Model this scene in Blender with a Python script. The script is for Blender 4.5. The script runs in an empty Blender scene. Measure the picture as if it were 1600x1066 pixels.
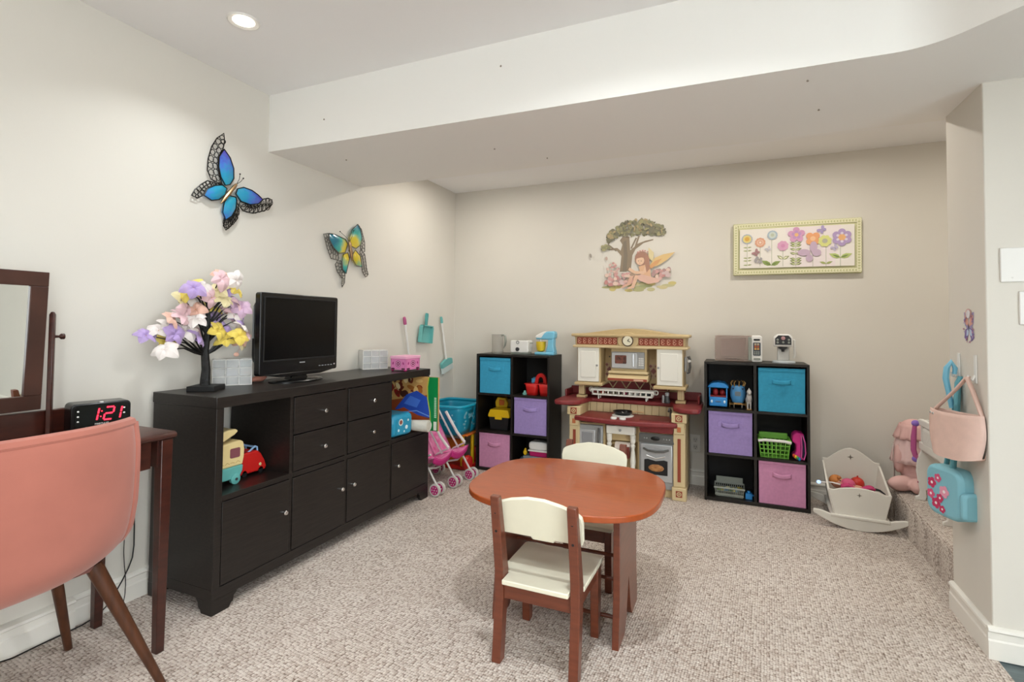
import bpy, bmesh, math, random
from mathutils import Vector, Matrix
PI = math.pi
R = math.radians
random.seed(7)
COL = bpy.context.scene.collection
SC = bpy.context.scene

# ------------------------------------------------------------ camera
cd = bpy.data.cameras.new('camera')
cam = bpy.data.objects.new('camera', cd)
COL.objects.link(cam)
cd.sensor_width = 36.0
cd.lens = 17.97
cd.shift_y = -0.0311
cd.clip_start = 0.02
_y, _p, _r = R(23.417), R(1.759), R(0.533)
_F = Vector((-math.sin(_y)*math.cos(_p), math.cos(_y)*math.cos(_p), math.sin(_p)))
_R0 = Vector((math.cos(_y), math.sin(_y), 0))
_U0 = _R0.cross(_F)
_Rr = _R0*math.cos(_r) + _U0*math.sin(_r)
_Ur = -_R0*math.sin(_r) + _U0*math.cos(_r)
cam.matrix_world = Matrix(((_Rr.x, _Ur.x, -_F.x, 0), (_Rr.y, _Ur.y, -_F.y, 0), (_Rr.z, _Ur.z, -_F.z, 1.135), (0, 0, 0, 1)))
SC.camera = cam

# ------------------------------------------------------------ light and exposure
SC.view_settings.view_transform = 'Standard'
SC.view_settings.look = 'None'
SC.view_settings.gamma = 1.0
SC.view_settings.use_curve_mapping = False
SC.view_settings.exposure = 0.66
world = bpy.data.worlds.new('world')
SC.world = world
world.use_nodes = True
world.node_tree.nodes['Background'].inputs[0].default_value = (0.90, 0.965, 1.0, 1)
world.node_tree.nodes['Background'].inputs[1].default_value = 5.0
CEIL = 2.345
CEIL_REAR = 2.30
# recessed ceiling lamps: x, y, ceiling height, power, beam spread in degrees
POTS = [(-1.80, 1.418, CEIL, 2.5, 125), (-0.35, 1.15, CEIL, 8, 150), (-1.80, 0.0, CEIL, 1.3, 120), (-0.35, -0.2, CEIL, 10, 176),
        (-1.80, -1.5, CEIL, 4, 150), (-0.35, -1.5, CEIL, 9, 176), (1.1, -0.2, CEIL, 1.5, 176), (1.1, -1.5, CEIL, 7, 176),
        (-1.72, 3.22, CEIL_REAR, 3.6, 176), (-0.55, 3.22, CEIL_REAR, 3.6, 176), (0.45, 3.22, CEIL_REAR, 4.4, 176), (1.9, 3.25, CEIL_REAR, 5, 176)]
LAMP_COL = (0.91, 0.965, 1.0)           # main ceiling
LAMP_COL_REAR = (1.0, 0.95, 0.87)      # warmer lamps behind the bulkhead

# ------------------------------------------------------------ helpers
def lin(h):
    h = h.lstrip('#')
    out = []
    for i in (0, 2, 4):
        c = int(h[i:i+2], 16)/255
        out.append(c/12.92 if c <= 0.04045 else ((c+0.055)/1.055)**2.4)
    return tuple(out) + (1.0,)

MATS = {}
def mat(name, col='#808080', rough=0.5, metal=0.0, var=None, bump=None, stretch=(1, 1, 1), alpha=1.0, trans=0.0,
        emit=None, sheen=0.0, coat=0.0, col2=None, spec=0.5, ior=1.45):
    """procedural principled material; var=(scale, amount) colour mottling, bump=(scale, strength, distance)"""
    if name in MATS:
        return MATS[name]
    m = bpy.data.materials.new(name)
    m.use_nodes = True
    nt = m.node_tree
    b = nt.nodes['Principled BSDF']
    b.inputs['Base Color'].default_value = lin(col)
    b.inputs['Roughness'].default_value = rough
    b.inputs['Metallic'].default_value = metal
    b.inputs['Alpha'].default_value = alpha
    b.inputs['Transmission Weight'].default_value = trans
    b.inputs['Sheen Weight'].default_value = sheen
    b.inputs['Coat Weight'].default_value = coat
    b.inputs['Specular IOR Level'].default_value = spec
    b.inputs['IOR'].default_value = ior
    if emit:
        b.inputs['Emission Color'].default_value = lin(emit[0])
        b.inputs['Emission Strength'].default_value = emit[1]
    if var or bump:
        tc = nt.nodes.new('ShaderNodeTexCoord')
        mp = nt.nodes.new('ShaderNodeMapping')
        mp.inputs['Scale'].default_value = stretch
        nt.links.new(tc.outputs['Object'], mp.inputs['Vector'])
    if var:
        n = nt.nodes.new('ShaderNodeTexNoise')
        n.inputs['Scale'].default_value = var[0]
        n.inputs['Detail'].default_value = 4
        nt.links.new(mp.outputs[0], n.inputs['Vector'])
        mx = nt.nodes.new('ShaderNodeMix')
        mx.data_type = 'RGBA'
        c = lin(col)
        if col2:
            a, d = c, lin(col2)
        else:
            k = var[1]
            a = tuple(max(0, x*(1-k)) for x in c[:3]) + (1,)
            d = tuple(min(1, x*(1+k)) for x in c[:3]) + (1,)
        mx.inputs[6].default_value = a
        mx.inputs[7].default_value = d
        mr = nt.nodes.new('ShaderNodeMapRange')
        mr.inputs[1].default_value = 0.3
        mr.inputs[2].default_value = 0.7
        nt.links.new(n.outputs[0], mr.inputs[0])
        nt.links.new(mr.outputs[0], mx.inputs[0])
        nt.links.new(mx.outputs[2], b.inputs['Base Color'])
    if bump:
        n2 = nt.nodes.new('ShaderNodeTexNoise')
        n2.inputs['Scale'].default_value = bump[0]
        n2.inputs['Detail'].default_value = 3
        nt.links.new(mp.outputs[0], n2.inputs['Vector'])
        bp = nt.nodes.new('ShaderNodeBump')
        bp.inputs['Strength'].default_value = bump[1]
        bp.inputs['Distance'].default_value = bump[2]
        nt.links.new(n2.outputs[0], bp.inputs['Height'])
        nt.links.new(bp.outputs[0], b.inputs['Normal'])
    MATS[name] = m
    return m

def vcol_mat(name, rough=0.7, coat=0.0, fade=0.0):
    """flat print: colours come from the mesh's colour attribute"""
    if name in MATS:
        return MATS[name]
    m = bpy.data.materials.new(name)
    m.use_nodes = True
    nt = m.node_tree
    b = nt.nodes['Principled BSDF']
    b.inputs['Roughness'].default_value = rough
    b.inputs['Coat Weight'].default_value = coat
    a = nt.nodes.new('ShaderNodeVertexColor')
    a.layer_name = 'Col'
    mx = nt.nodes.new('ShaderNodeMix')
    mx.data_type = 'RGBA'
    mx.inputs[0].default_value = fade
    mx.inputs[7].default_value = lin('#d0c6b4')
    nt.links.new(a.outputs[0], mx.inputs[6])
    nt.links.new(mx.outputs[2], b.inputs['Base Color'])
    MATS[name] = m
    return m

def tag(o, label=None, cat=None, group=None, kind=None):
    if label: o['label'] = label
    if cat: o['category'] = cat
    if group: o['group'] = group
    if kind: o['kind'] = kind
    return o

def thing(name, label, cat, loc=(0, 0, 0), rz=0, group=None, tilt=None):
    o = bpy.data.objects.new(name, None)
    o.empty_display_size = 0.05
    COL.objects.link(o)
    o.location = loc
    o.rotation_euler = tilt if tilt else (0, 0, rz)
    return tag(o, label, cat, group)

def dup(o, parent=None):
    c = o.copy()
    COL.objects.link(c)
    c.parent = parent
    for ch in list(o.children):
        dup(ch, c)
    return c

class G:
    def __init__(self):
        self.bm = bmesh.new()
    def add(self, vs, fs, M=None):
        vv = [self.bm.verts.new((M @ Vector(v)) if M else v) for v in vs]
        for f in fs:
            try:
                self.bm.faces.new([vv[i] for i in f])
            except ValueError:
                pass
        return self
    def box(self, x0, x1, y0, y1, z0, z1, M=None, tx=0, ty=0):
        """tx, ty shrink the bottom (taper)"""
        v = [(x0+tx, y0+ty, z0), (x1-tx, y0+ty, z0), (x1-tx, y1-ty, z0), (x0+tx, y1-ty, z0), (x0, y0, z1), (x1, y0, z1), (x1, y1, z1), (x0, y1, z1)]
        return self.add(v, [(3, 2, 1, 0), (4, 5, 6, 7), (0, 1, 5, 4), (1, 2, 6, 5), (2, 3, 7, 6), (3, 0, 4, 7)], M)
    def cyl(self, p0, p1, r0, r1=None, n=16, caps=True):
        return self.tube([p0, p1], [r0, r0 if r1 is None else r1], n, caps=caps)
    def tube(self, pts, r, n=8, closed=False, caps=True, flat=1.0):
        pts = [Vector(p) for p in pts]
        k = len(pts)
        rs = r if isinstance(r, (list, tuple)) else [r]*k
        vs, fs = [], []
        nrm = None
        for i, p in enumerate(pts):
            if closed:
                t = pts[(i+1) % k]-pts[i-1]
            else:
                t = pts[min(i+1, k-1)]-pts[max(i-1, 0)]
            t.normalize()
            if nrm is None:
                up = Vector((0, 0, 1)) if abs(t.z) < 0.9 else Vector((1, 0, 0))
                nrm = (up - t*up.dot(t)).normalized()
            else:
                nrm = (nrm - t*nrm.dot(t)).normalized()
            bi = t.cross(nrm)
            for j in range(n):
                a = 2*PI*j/n
                vs.append(p + (nrm*math.cos(a)*flat + bi*math.sin(a))*rs[i])
        m = k if closed else k-1
        for i in range(m):
            for j in range(n):
                a, b2 = i*n+j, i*n+(j+1) % n
                c, d = ((i+1) % k)*n+(j+1) % n, ((i+1) % k)*n+j
                fs.append((a, d, c, b2))
        if caps and not closed:
            fs.append(tuple(range(n)))
            fs.append(tuple(reversed(range((k-1)*n, k*n))))
        return self.add(vs, fs)
    def lathe(self, prof, n=24, c=(0, 0, 0), M=None, sx=1, sy=1):
        vs, fs = [], []
        for (r, z) in prof:
            for j in range(n):
                a = 2*PI*j/n
                vs.append((c[0]+r*math.cos(a)*sx, c[1]+r*math.sin(a)*sy, c[2]+z))
        k = len(prof)
        for i in range(k-1):
            for j in range(n):
                fs.append((i*n+j, i*n+(j+1) % n, (i+1)*n+(j+1) % n, (i+1)*n+j))
        if prof[0][0] > 1e-6: fs.append(tuple(reversed(range(n))))
        if prof[-1][0] > 1e-6: fs.append(tuple(range((k-1)*n, k*n)))
        return self.add(vs, fs, M)
    def ell(self, c, r, n=12, M=None):
        if isinstance(r, (int, float)): r = (r, r, r)
        prof = [(math.sin(PI*i/n) if 0 < i < n else 1e-4, -math.cos(PI*i/n)) for i in range(n+1)]
        vs, fs = [], []
        q = n*2
        for (rr, z) in prof:
            for j in range(q):
                a = 2*PI*j/q
                vs.append((rr*math.cos(a)*r[0], rr*math.sin(a)*r[1], z*r[2]))
        for i in range(n):
            for j in range(q):
                fs.append((i*q+j, i*q+(j+1) % q, (i+1)*q+(j+1) % q, (i+1)*q+j))
        T = Matrix.Translation(c) @ M if M else Matrix.Translation(c)
        return self.add(vs, fs, T)
    def prism(self, pts, plane, d0, d1, M=None):
        def P(a, b, d):
            return {'xy': (a, b, d), 'yz': (d, a, b), 'xz': (a, d, b)}[plane]
        n = len(pts)
        vs = [P(a, b, d0) for a, b in pts] + [P(a, b, d1) for a, b in pts]
        fs = [tuple(range(n)), tuple(reversed(range(n, 2*n)))] + [(i, n+i, n+(i+1) % n, (i+1) % n) for i in range(n)]
        return self.add(vs, fs, M)
    def sheet(self, fn, nu, nv):
        vs = [fn(i/nu, j/nv) for i in range(nu+1) for j in range(nv+1)]
        fs = [(i*(nv+1)+j, (i+1)*(nv+1)+j, (i+1)*(nv+1)+j+1, i*(nv+1)+j+1) for i in range(nu) for j in range(nv)]
        return self.add(vs, fs)
    def torus(self, c, rr, r, axis='z', n=20, m=8, sx=1, sy=1):
        c = Vector(c)
        pts = []
        for i in range(n):
            a = 2*PI*i/n
            u, v = rr*math.cos(a)*sx, rr*math.sin(a)*sy
            pts.append(c + Vector({'z': (u, v, 0), 'x': (0, u, v), 'y': (u, 0, v)}[axis]))
        return self.tube(pts, r, m, closed=True)
    def done(self, name, m, parent=None, bevel=0, seg=2, flat=False, sub=0, solid=0, loc=None, rot=None, angle=35, remesh=0, weld=False):
        bm = self.bm
        if weld: bmesh.ops.remove_doubles(bm, verts=bm.verts, dist=1e-5)
        bmesh.ops.recalc_face_normals(bm, faces=bm.faces)
        me = bpy.data.meshes.new(name)
        bm.to_mesh(me)
        bm.free()
        if not flat:
            me.polygons.foreach_set('use_smooth', [True]*len(me.polygons))
            if not sub and not remesh:
                me.set_sharp_from_angle(angle=R(angle))
        for q in (m if isinstance(m, (list, tuple)) else [m]):
            me.materials.append(q)
        o = bpy.data.objects.new(name, me)
        COL.objects.link(o)
        o.parent = parent
        if loc is not None: o.location = loc
        if rot is not None: o.rotation_euler = rot
        if remesh:
            md = o.modifiers.new('remesh', 'REMESH'); md.mode = 'VOXEL'; md.voxel_size = remesh; md.use_smooth_shade = True
            md = o.modifiers.new('smooth', 'SMOOTH'); md.iterations = 4; md.factor = 0.5
        if solid:
            md = o.modifiers.new('solid', 'SOLIDIFY'); md.thickness = solid; md.offset = 0
        if bevel:
            md = o.modifiers.new('bevel', 'BEVEL'); md.width = bevel; md.segments = seg; md.limit_method = 'ANGLE'; md.angle_limit = R(30)
        if sub:
            md = o.modifiers.new('sub', 'SUBSURF'); md.levels = sub; md.render_levels = sub
        return o

class Flat:
    """coloured flat shapes stacked in thin layers; f(u, v, d) places them in space"""
    def __init__(self, f, step=0.00004):
        self.f, self.v, self.fc, self.c, self.k, self.step = f, [], [], [], 0, step
    def poly(self, pts, col):
        self.k += 1
        n0 = len(self.v)
        self.v += [self.f(a, b, self.k*self.step) for a, b in pts]
        self.fc.append(list(range(n0, len(self.v))))
        self.c.append(lin(col))
    def ell(self, x, y, rx, ry, col, rot=0, n=14):
        c, s = math.cos(rot), math.sin(rot)
        self.poly([(x+rx*math.cos(2*PI*i/n)*c-ry*math.sin(2*PI*i/n)*s, y+rx*math.cos(2*PI*i/n)*s+ry*math.sin(2*PI*i/n)*c) for i in range(n)], col)
    def leaf(self, x, y, l, w, rot, col):
        c, s = math.cos(rot), math.sin(rot)
        p = [(0, 0), (.2*l, .42*w), (.5*l, .5*w), (.8*l, .3*w), (l, 0), (.8*l, -.3*w), (.5*l, -.5*w), (.2*l, -.42*w)]
        self.poly([(x+a*c-b*s, y+a*s+b*c) for a, b in p], col)
    def line(self, pts, w, col):
        for (a, b), (c, d) in zip(pts, pts[1:]):
            l = math.hypot(c-a, d-b) or 1e-6
            nx, ny = -(d-b)/l*w/2, (c-a)/l*w/2
            self.poly([(a+nx, b+ny), (c+nx, d+ny), (c-nx, d-ny), (a-nx, b-ny)], col)
    def done(self, name, m, parent=None, loc=None):
        me = bpy.data.meshes.new(name)
        me.from_pydata(self.v, [], self.fc)
        at = me.color_attributes.new('Col', 'FLOAT_COLOR', 'CORNER')
        li = 0
        for f, c in zip(self.fc, self.c):
            for _ in f:
                at.data[li].color = c
                li += 1
        me.materials.append(m)
        o = bpy.data.objects.new(name, me)
        COL.objects.link(o)
        o.parent = parent
        if loc: o.location = loc
        return o

def text(name, s, size, m, parent, loc, rot, extrude=0.0002):
    c = bpy.data.curves.new(name, 'FONT')
    c.body = s
    c.size = size
    c.extrude = extrude
    c.align_x = 'CENTER'
    c.align_y = 'CENTER'
    c.materials.append(m)
    tmp = bpy.data.objects.new(name, c)
    me = bpy.data.meshes.new_from_object(tmp)
    bpy.data.objects.remove(tmp)
    o = bpy.data.objects.new(name, me)
    COL.objects.link(o)
    o.parent = parent
    o.location = loc
    o.rotation_euler = rot
    return o

def rz(a): return Matrix.Rotation(a, 4, 'Z')
def rx(a): return Matrix.Rotation(a, 4, 'X')
def ry(a): return Matrix.Rotation(a, 4, 'Y')
def TR(*v): return Matrix.Translation(v)

# ------------------------------------------------------------ shared materials
WALL = mat('wall_paint', '#d7d2c8', 0.75, var=(1.5, 0.02), bump=(220, 0.06, 0.002))
TRIMW = mat('trim_paint', '#e6e2d9', 0.4)
CEILM = mat('ceiling_paint', '#f3f2f1', 0.85, bump=(150, 0.05, 0.002))
BULK = mat('bulkhead_paint', '#f1efea', 0.8, bump=(180, 0.05, 0.002))
BLACKWOOD = mat('black_brown_wood', '#211c19', 0.38, var=(9, 0.35), stretch=(6, 1, 14), bump=(120, 0.05, 0.001), spec=0.45)
BLACKLAM = mat('black_laminate', '#17130f', 0.42, var=(8, 0.25), stretch=(8, 1, 1))
CHERRY = mat('cherry_stain', '#6a3521', 0.33, var=(7, 0.18), stretch=(1, 1, 9), coat=0.25)
CHERRYTOP = mat('cherry_top', '#a04a1e', 0.3, var=(6, 0.10), stretch=(2, 12, 2), coat=0.3)
CREAM = mat('cream_paint', '#e3dfc9', 0.4, var=(18, 0.02), coat=0.1)
MAHOG = mat('mahogany', '#3d1b13', 0.32, var=(7, 0.3), stretch=(9, 2, 9), coat=0.3)
WALNUT = mat('walnut', '#4b2a17', 0.4, var=(8, 0.3), stretch=(8, 8, 1))
PINKVEL = mat('pink_velvet', '#a86657', 0.85, var=(5, 0.10), bump=(300, 0.08, 0.001), sheen=0.25)
WHITEP = mat('white_plastic', '#e4e2dd', 0.35)
OFFW = mat('offwhite_plastic', '#d8d6d0', 0.4)
BLACKP = mat('black_plastic', '#0d0d0e', 0.25)
BLACKM = mat('black_matte', '#111112', 0.6)
DARKG = mat('dark_grey_plastic', '#3a3a3c', 0.4)
SILVER = mat('silver_plastic', '#a2a4a6', 0.35, metal=0.3)
CHROME = mat('chrome', '#d6d6d6', 0.15, metal=1.0)
BLUEF = mat('blue_fabric', '#3799bd', 0.9, var=(60, 0.06), bump=(500, 0.2, 0.001))
PURPF = mat('purple_fabric', '#9a86bd', 0.9, var=(60, 0.06), bump=(500, 0.2, 0.001))
PINKF = mat('pink_fabric', '#cb8db0', 0.9, var=(60, 0.06), bump=(500, 0.2, 0.001))
RED = mat('red_plastic', '#c4201c', 0.35)
YELLOW = mat('yellow_plastic', '#e3b912', 0.4)
ORANGE = mat('orange_plastic', '#d2691c', 0.4)
BLUEP = mat('blue_plastic', '#2a86cc', 0.35)
TEALP = mat('teal_plastic', '#1490ae', 0.4)
AQUA = mat('aqua_plastic', '#6fb7b3', 0.45)
LBLUE = mat('light_blue_plastic', '#78bcd6', 0.3)
GREENP = mat('green_plastic', '#7cc04a', 0.4)
PINKP = mat('pink_plastic', '#dc86b0', 0.45)
HOTPINK = mat('hot_pink', '#cf2a86', 0.5)
MAGENTA = mat('magenta_plastic', '#b0115e', 0.4)
BEIGEP = mat('beige_plastic', '#c0a87c', 0.5, var=(40, 0.03))
MAROON = mat('maroon_plastic', '#7c2b2c', 0.4, var=(50, 0.10))
GREYP = mat('grey_plastic', '#8d9188', 0.45)
SLATEP = mat('slate_plastic', '#5d7488', 0.5)
PRINT = vcol_mat('printed_colour')
PRINTG = vcol_mat('printed_gloss', 0.35)
CANVASP = vcol_mat('canvas_print', 0.8, fade=0.15)
DECAL = vcol_mat('watercolour_decal', 0.7, fade=0.25)
# ------------------------------------------------------------ the room
LW, BW = -2.263, 3.94
def carpet():
    m = bpy.data.materials.new('loop_carpet')
    m.use_nodes = True
    nt = m.node_tree
    N, L = nt.nodes.new, nt.links.new
    b = nt.nodes['Principled BSDF']
    b.inputs['Roughness'].default_value = 0.95
    b.inputs['Specular IOR Level'].default_value = 0.1
    b.inputs['Sheen Weight'].default_value = 0.15
    tc = N('ShaderNodeTexCoord')
    mp = N('ShaderNodeMapping'); mp.inputs['Scale'].default_value = (112, 90, 112); mp.inputs['Rotation'].default_value = (0, 0, R(4))
    L(tc.outputs['Object'], mp.inputs[0])
    vo = N('ShaderNodeTexVoronoi'); vo.inputs['Scale'].default_value = 1.0; vo.inputs['Randomness'].default_value = 0.42
    L(mp.outputs[0], vo.inputs['Vector'])
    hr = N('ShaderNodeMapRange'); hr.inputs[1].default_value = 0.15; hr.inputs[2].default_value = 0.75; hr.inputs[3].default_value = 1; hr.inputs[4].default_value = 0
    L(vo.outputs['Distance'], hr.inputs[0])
    n1 = N('ShaderNodeTexNoise'); n1.inputs['Scale'].default_value = 3.0; n1.inputs['Detail'].default_value = 5
    L(tc.outputs['Object'], n1.inputs['Vector'])
    sep = N('ShaderNodeSeparateColor'); L(vo.outputs['Color'], sep.inputs[0])
    rp = N('ShaderNodeValToRGB')
    e = rp.color_ramp.elements
    e[0].position = 0.0; e[0].color = lin('#b9a99d')
    e[1].position = 1.0; e[1].color = lin('#e0d6cc')
    x = rp.color_ramp.elements.new(0.35); x.color = lin('#d0c3b8')
    L(sep.outputs[0], rp.inputs[0])
    mx = N('ShaderNodeMix'); mx.data_type = 'RGBA'; mx.blend_type = 'MULTIPLY'; mx.inputs[0].default_value = 1.0
    L(rp.outputs[0], mx.inputs[6])
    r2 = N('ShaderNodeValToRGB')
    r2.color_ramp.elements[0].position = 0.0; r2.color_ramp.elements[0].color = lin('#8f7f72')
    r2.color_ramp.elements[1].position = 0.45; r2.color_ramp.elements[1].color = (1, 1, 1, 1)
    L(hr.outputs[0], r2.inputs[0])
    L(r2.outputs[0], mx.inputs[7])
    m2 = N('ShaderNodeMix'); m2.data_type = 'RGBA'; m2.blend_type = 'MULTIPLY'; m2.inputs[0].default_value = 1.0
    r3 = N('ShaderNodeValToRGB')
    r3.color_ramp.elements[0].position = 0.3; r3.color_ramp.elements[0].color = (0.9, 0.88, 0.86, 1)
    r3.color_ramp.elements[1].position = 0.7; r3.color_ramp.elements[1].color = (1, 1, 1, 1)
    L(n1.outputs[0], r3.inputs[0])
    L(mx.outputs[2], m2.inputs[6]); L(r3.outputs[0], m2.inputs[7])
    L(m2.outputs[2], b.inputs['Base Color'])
    bp = N('ShaderNodeBump'); bp.inputs['Strength'].default_value = 0.6; bp.inputs['Distance'].default_value = 0.005
    L(hr.outputs[0], bp.inputs['Height']); L(bp.outputs[0], b.inputs['Normal'])
    return m
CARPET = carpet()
SLATEF = mat('slate_floor', '#5d6a6c', 0.5, var=(6, 0.25), stretch=(1, 6, 1))
def struct(o): return tag(o, kind='structure')
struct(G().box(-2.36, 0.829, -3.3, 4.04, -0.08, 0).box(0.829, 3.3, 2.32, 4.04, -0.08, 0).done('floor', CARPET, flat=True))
struct(G().box(0.829, 3.3, -3.3, 2.32, -0.08, -0.004).done('floor_hall', SLATEF, flat=True))
struct(G().box(-2.36, LW, -3.3, 4.04, 0, 2.6).done('wall_left', WALL, flat=True))
struct(G().box(LW, 3.3, BW, 4.04, 0, 2.6).done('wall_back', WALL, flat=True))
struct(G().box(-2.36, 3.4, -3.4, -3.3, 0, 2.6).done('wall_rear', WALL, flat=True))
struct(G().box(3.3, 3.4, -0.2, 4.04, 0, 2.6).done('wall_right', WALL, flat=True))
struct(G().box(0.819, 3.3, 2.32, 2.66, 0, 2.12).done('wall_stub', WALL, bevel=0.004))
struct(G().box(-2.36, 3.3, -3.3, 2.0, CEIL, 2.6).done('ceiling', CEILM, flat=True))
struct(G().box(-2.36, 3.3, 2.66, 4.04, CEIL_REAR, 2.6).done('ceiling_rear', CEILM, flat=True))
# dropped bulkhead with an angled end, its underside falling slightly to the right
arc = []
for i in range(9):
    t = R(45)*i/8
    arc.append((0.47+0.22*math.sin(t), 1.95-0.22*(1-math.cos(t))))
ex = arc[-1]
pl = [(LW, 1.95)] + arc + [(3.3, ex[1]-(3.3-ex[0])), (3.3, 2.70), (LW, 2.70)]
g = G()
zb = lambda x: 2.041-0.0105*(x-LW) if x < 0.9 else 2.041-0.0105*(0.9-LW)
n = len(pl)
g.add([(x, y, zb(x)) for x, y in pl]+[(x, y, 2.5) for x, y in pl], [tuple(range(n)), tuple(range(n, 2*n))]+[(i, (i+1) % n, n+(i+1) % n, n+i) for i in range(n)])
struct(g.done('ceiling_bulkhead', BULK, angle=20))
# raised carpeted landing in the alcove
g = G()
prof = [(0.863, 0.0), (0.863, 0.160), (0.867, 0.174), (0.880, 0.181), (3.3, 0.181), (3.3, 0.0)]
g.prism(prof, 'xz', 2.66, BW)
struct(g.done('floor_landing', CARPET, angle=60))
struct(G().box(2.5, 2.6, 2.66, 3.94, 0.181, 2.4).done('wall_alcove', WALL, flat=True))
# baseboards
BPROF = [(0, 0), (0.015, 0), (0.015, 0.062), (0.012, 0.068), (0.012, 0.090), (0.017, 0.096), (0.015, 0.104), (0.006, 0.110), (0, 0.110)]
def base_x(name, x, y0, y1, s=1, k=1.0):
    return struct(G().prism([(x+s*a*k, b) for a, b in BPROF], 'xz', y0, y1).done(name, TRIMW, angle=25))
def base_y(name, y, x0, x1):
    return struct(G().prism([(y-a, b) for a, b in BPROF], 'yz', x0, x1).done(name, TRIMW, angle=25))
base_x('baseboard_left', LW, 1.128, BW)
base_x('baseboard_near', LW, -3.3, 1.128, k=1.9)
base_y('baseboard_back', BW, LW, 0.86)
base_x('baseboard_stub', 0.819, 2.32, 2.66, s=-1)
base_y('baseboard_hall', 2.32, 0.8035, 3.3)
# screws left in the bulkhead
SCREW = mat('rusty_screw', '#9a9184', 0.5, metal=0.6)
for i, (x, y) in enumerate([(-0.907, 2.548), (-1.109, 2.319), (-1.956, 2.197), (0.319, 2.354), (0.246, 2.06)]):
    z = zb(x)
    o = G().cyl((0, 0, 0.001), (0, 0, -0.004), 0.003, n=8).ell((0, 0, -0.003), (0.0045, 0.0045, 0.002), 5).done('ceiling_screw', SCREW, loc=(x, y, z))
    tag(o, 'tiny screw head left in the underside of the dropped bulkhead', 'screw', 'screws under the bulkhead')
for x, z in [(-1.881, 2.157), (-0.906, 2.238)]:
    o = G().cyl((0, 0.001, 0), (0, -0.004, 0), 0.003, n=8).ell((0, -0.003, 0), (0.0045, 0.002, 0.0045), 5).done('wall_screw', SCREW, loc=(x, 1.95, z))
    tag(o, 'tiny screw head left in the front face of the bulkhead', 'screw', 'screws on the bulkhead front')
# recessed lamps
LENS = mat('lamp_lens', '#fff6e8', 0.5, emit=('#fff1dc', 9.0))
proto = None
for i, (x, y, z, pw, spr) in enumerate(POTS):
    if i == 0:
        t = thing('recessed_light', 'round recessed ceiling light glowing in the ceiling near the butterfly wall', 'light', (x, y, z), group='recessed ceiling lights')
        G().lathe([(0.040, -0.001), (0.056, -0.006), (0.060, -0.004), (0.062, 0.0)], 28).done('trim_ring', WHITEP, t)
        G().lathe([(0.041, -0.001), (0.036, -0.004), (0.0001, -0.006)], 28).done('lens', LENS, t)
        proto = t
    else:
        t = dup(proto)
        t.location = (x, y, z)
        t['label'] = 'recessed light in the rear ceiling hidden behind the dropped bulkhead' if y > 2.5 else 'recessed light in the open ceiling away from the butterfly wall' if x > -1 else 'recessed light in the ceiling above the vanity side'
    ld = bpy.data.lights.new('recessed_lamp', 'AREA')
    ld.shape = 'DISK'
    ld.size = 0.075
    ld.energy = pw
    ld.color = LAMP_COL if y < 2.5 else LAMP_COL_REAR
    ld.spread = R(spr)
    lo = bpy.data.objects.new('recessed_lamp', ld)
    COL.objects.link(lo)
    lo.location = (x, y, z-0.012)
# ------------------------------------------------------------ long black sideboard
sb = thing('sideboard', 'long black-brown sideboard with doors, drawers and open cubbies against the wall', 'sideboard', (-1.8475, 1.382, 0))
SL, SD, ST = 1.518, 0.385, 0.84
YD = [0.0, 0.375, 0.735, 1.112, SL]                      # column lines
G().box(-SD, 0.004, -0.004, SL+0.004, 0.797, ST).done('top', BLACKWOOD, sb, bevel=0.002)
G().box(-SD, 0, 0, SL, 0.055, 0.098).done('bottom_panel', BLACKWOOD, sb, bevel=0.0015)
for y0, y1 in ((0, 0.032), (SL-0.034, SL)):
    G().box(-SD, 0, y0, y1, 0.098, 0.797).done('side_panel', BLACKWOOD, sb, bevel=0.0015)
for y in YD[1:4]:
    G().box(-SD, -0.004, y-0.009, y+0.009, 0.098, 0.797).done('divider', BLACKWOOD, sb)
cols = [(0.032, YD[1]-0.009), (YD[1]+0.009, YD[2]-0.009), (YD[2]+0.009, YD[3]-0.009), (YD[3]+0.009, SL-0.034)]
for i, (a, b) in enumerate(cols):
    G().box(-SD, -0.003, a, b, 0.428, 0.450).done('shelf', BLACKWOOD, sb, bevel=0.001)
G().box(-SD, -SD+0.006, 0.032, SL-0.034, 0.098, 0.428).box(-SD, -SD+0.006, YD[1], SL-0.034, 0.45, 0.797).done('back_panel', BLACKM, sb)
def knob(parent, y, z):
    k = G().lathe([(0.006, 0), (0.005, 0.012), (0.009, 0.016), (0.0105, 0.022), (0.008, 0.026), (0.0001, 0.027)], 14, M=ry(PI/2)).done('knob', CHROME, parent, loc=(0.0, y, z))
    k['label'] = 'small round chrome knob'
for i in (1, 2):
    a, b = cols[i]
    for z0, z1 in ((0.455, 0.617), (0.623, 0.792)):
        d = G().box(-0.34, 0.001, a+0.002, b-0.002, z0, z1).done('drawer', BLACKWOOD, sb, bevel=0.0012)
        knob(d, (a+b)/2+0.01, (z0+z1)/2)
for i, s in enumerate((1, 1, -1, -1)):
    a, b = cols[i]
    d = G().box(-0.018, 0.001, a+0.002, b-0.002, 0.102, 0.425).done('door', BLACKWOOD, sb, bevel=0.0012)
    ky = b-0.035 if s > 0 else a+0.035
    if i == 3: ky = a+0.045
    knob(d, ky, 0.29)
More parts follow.
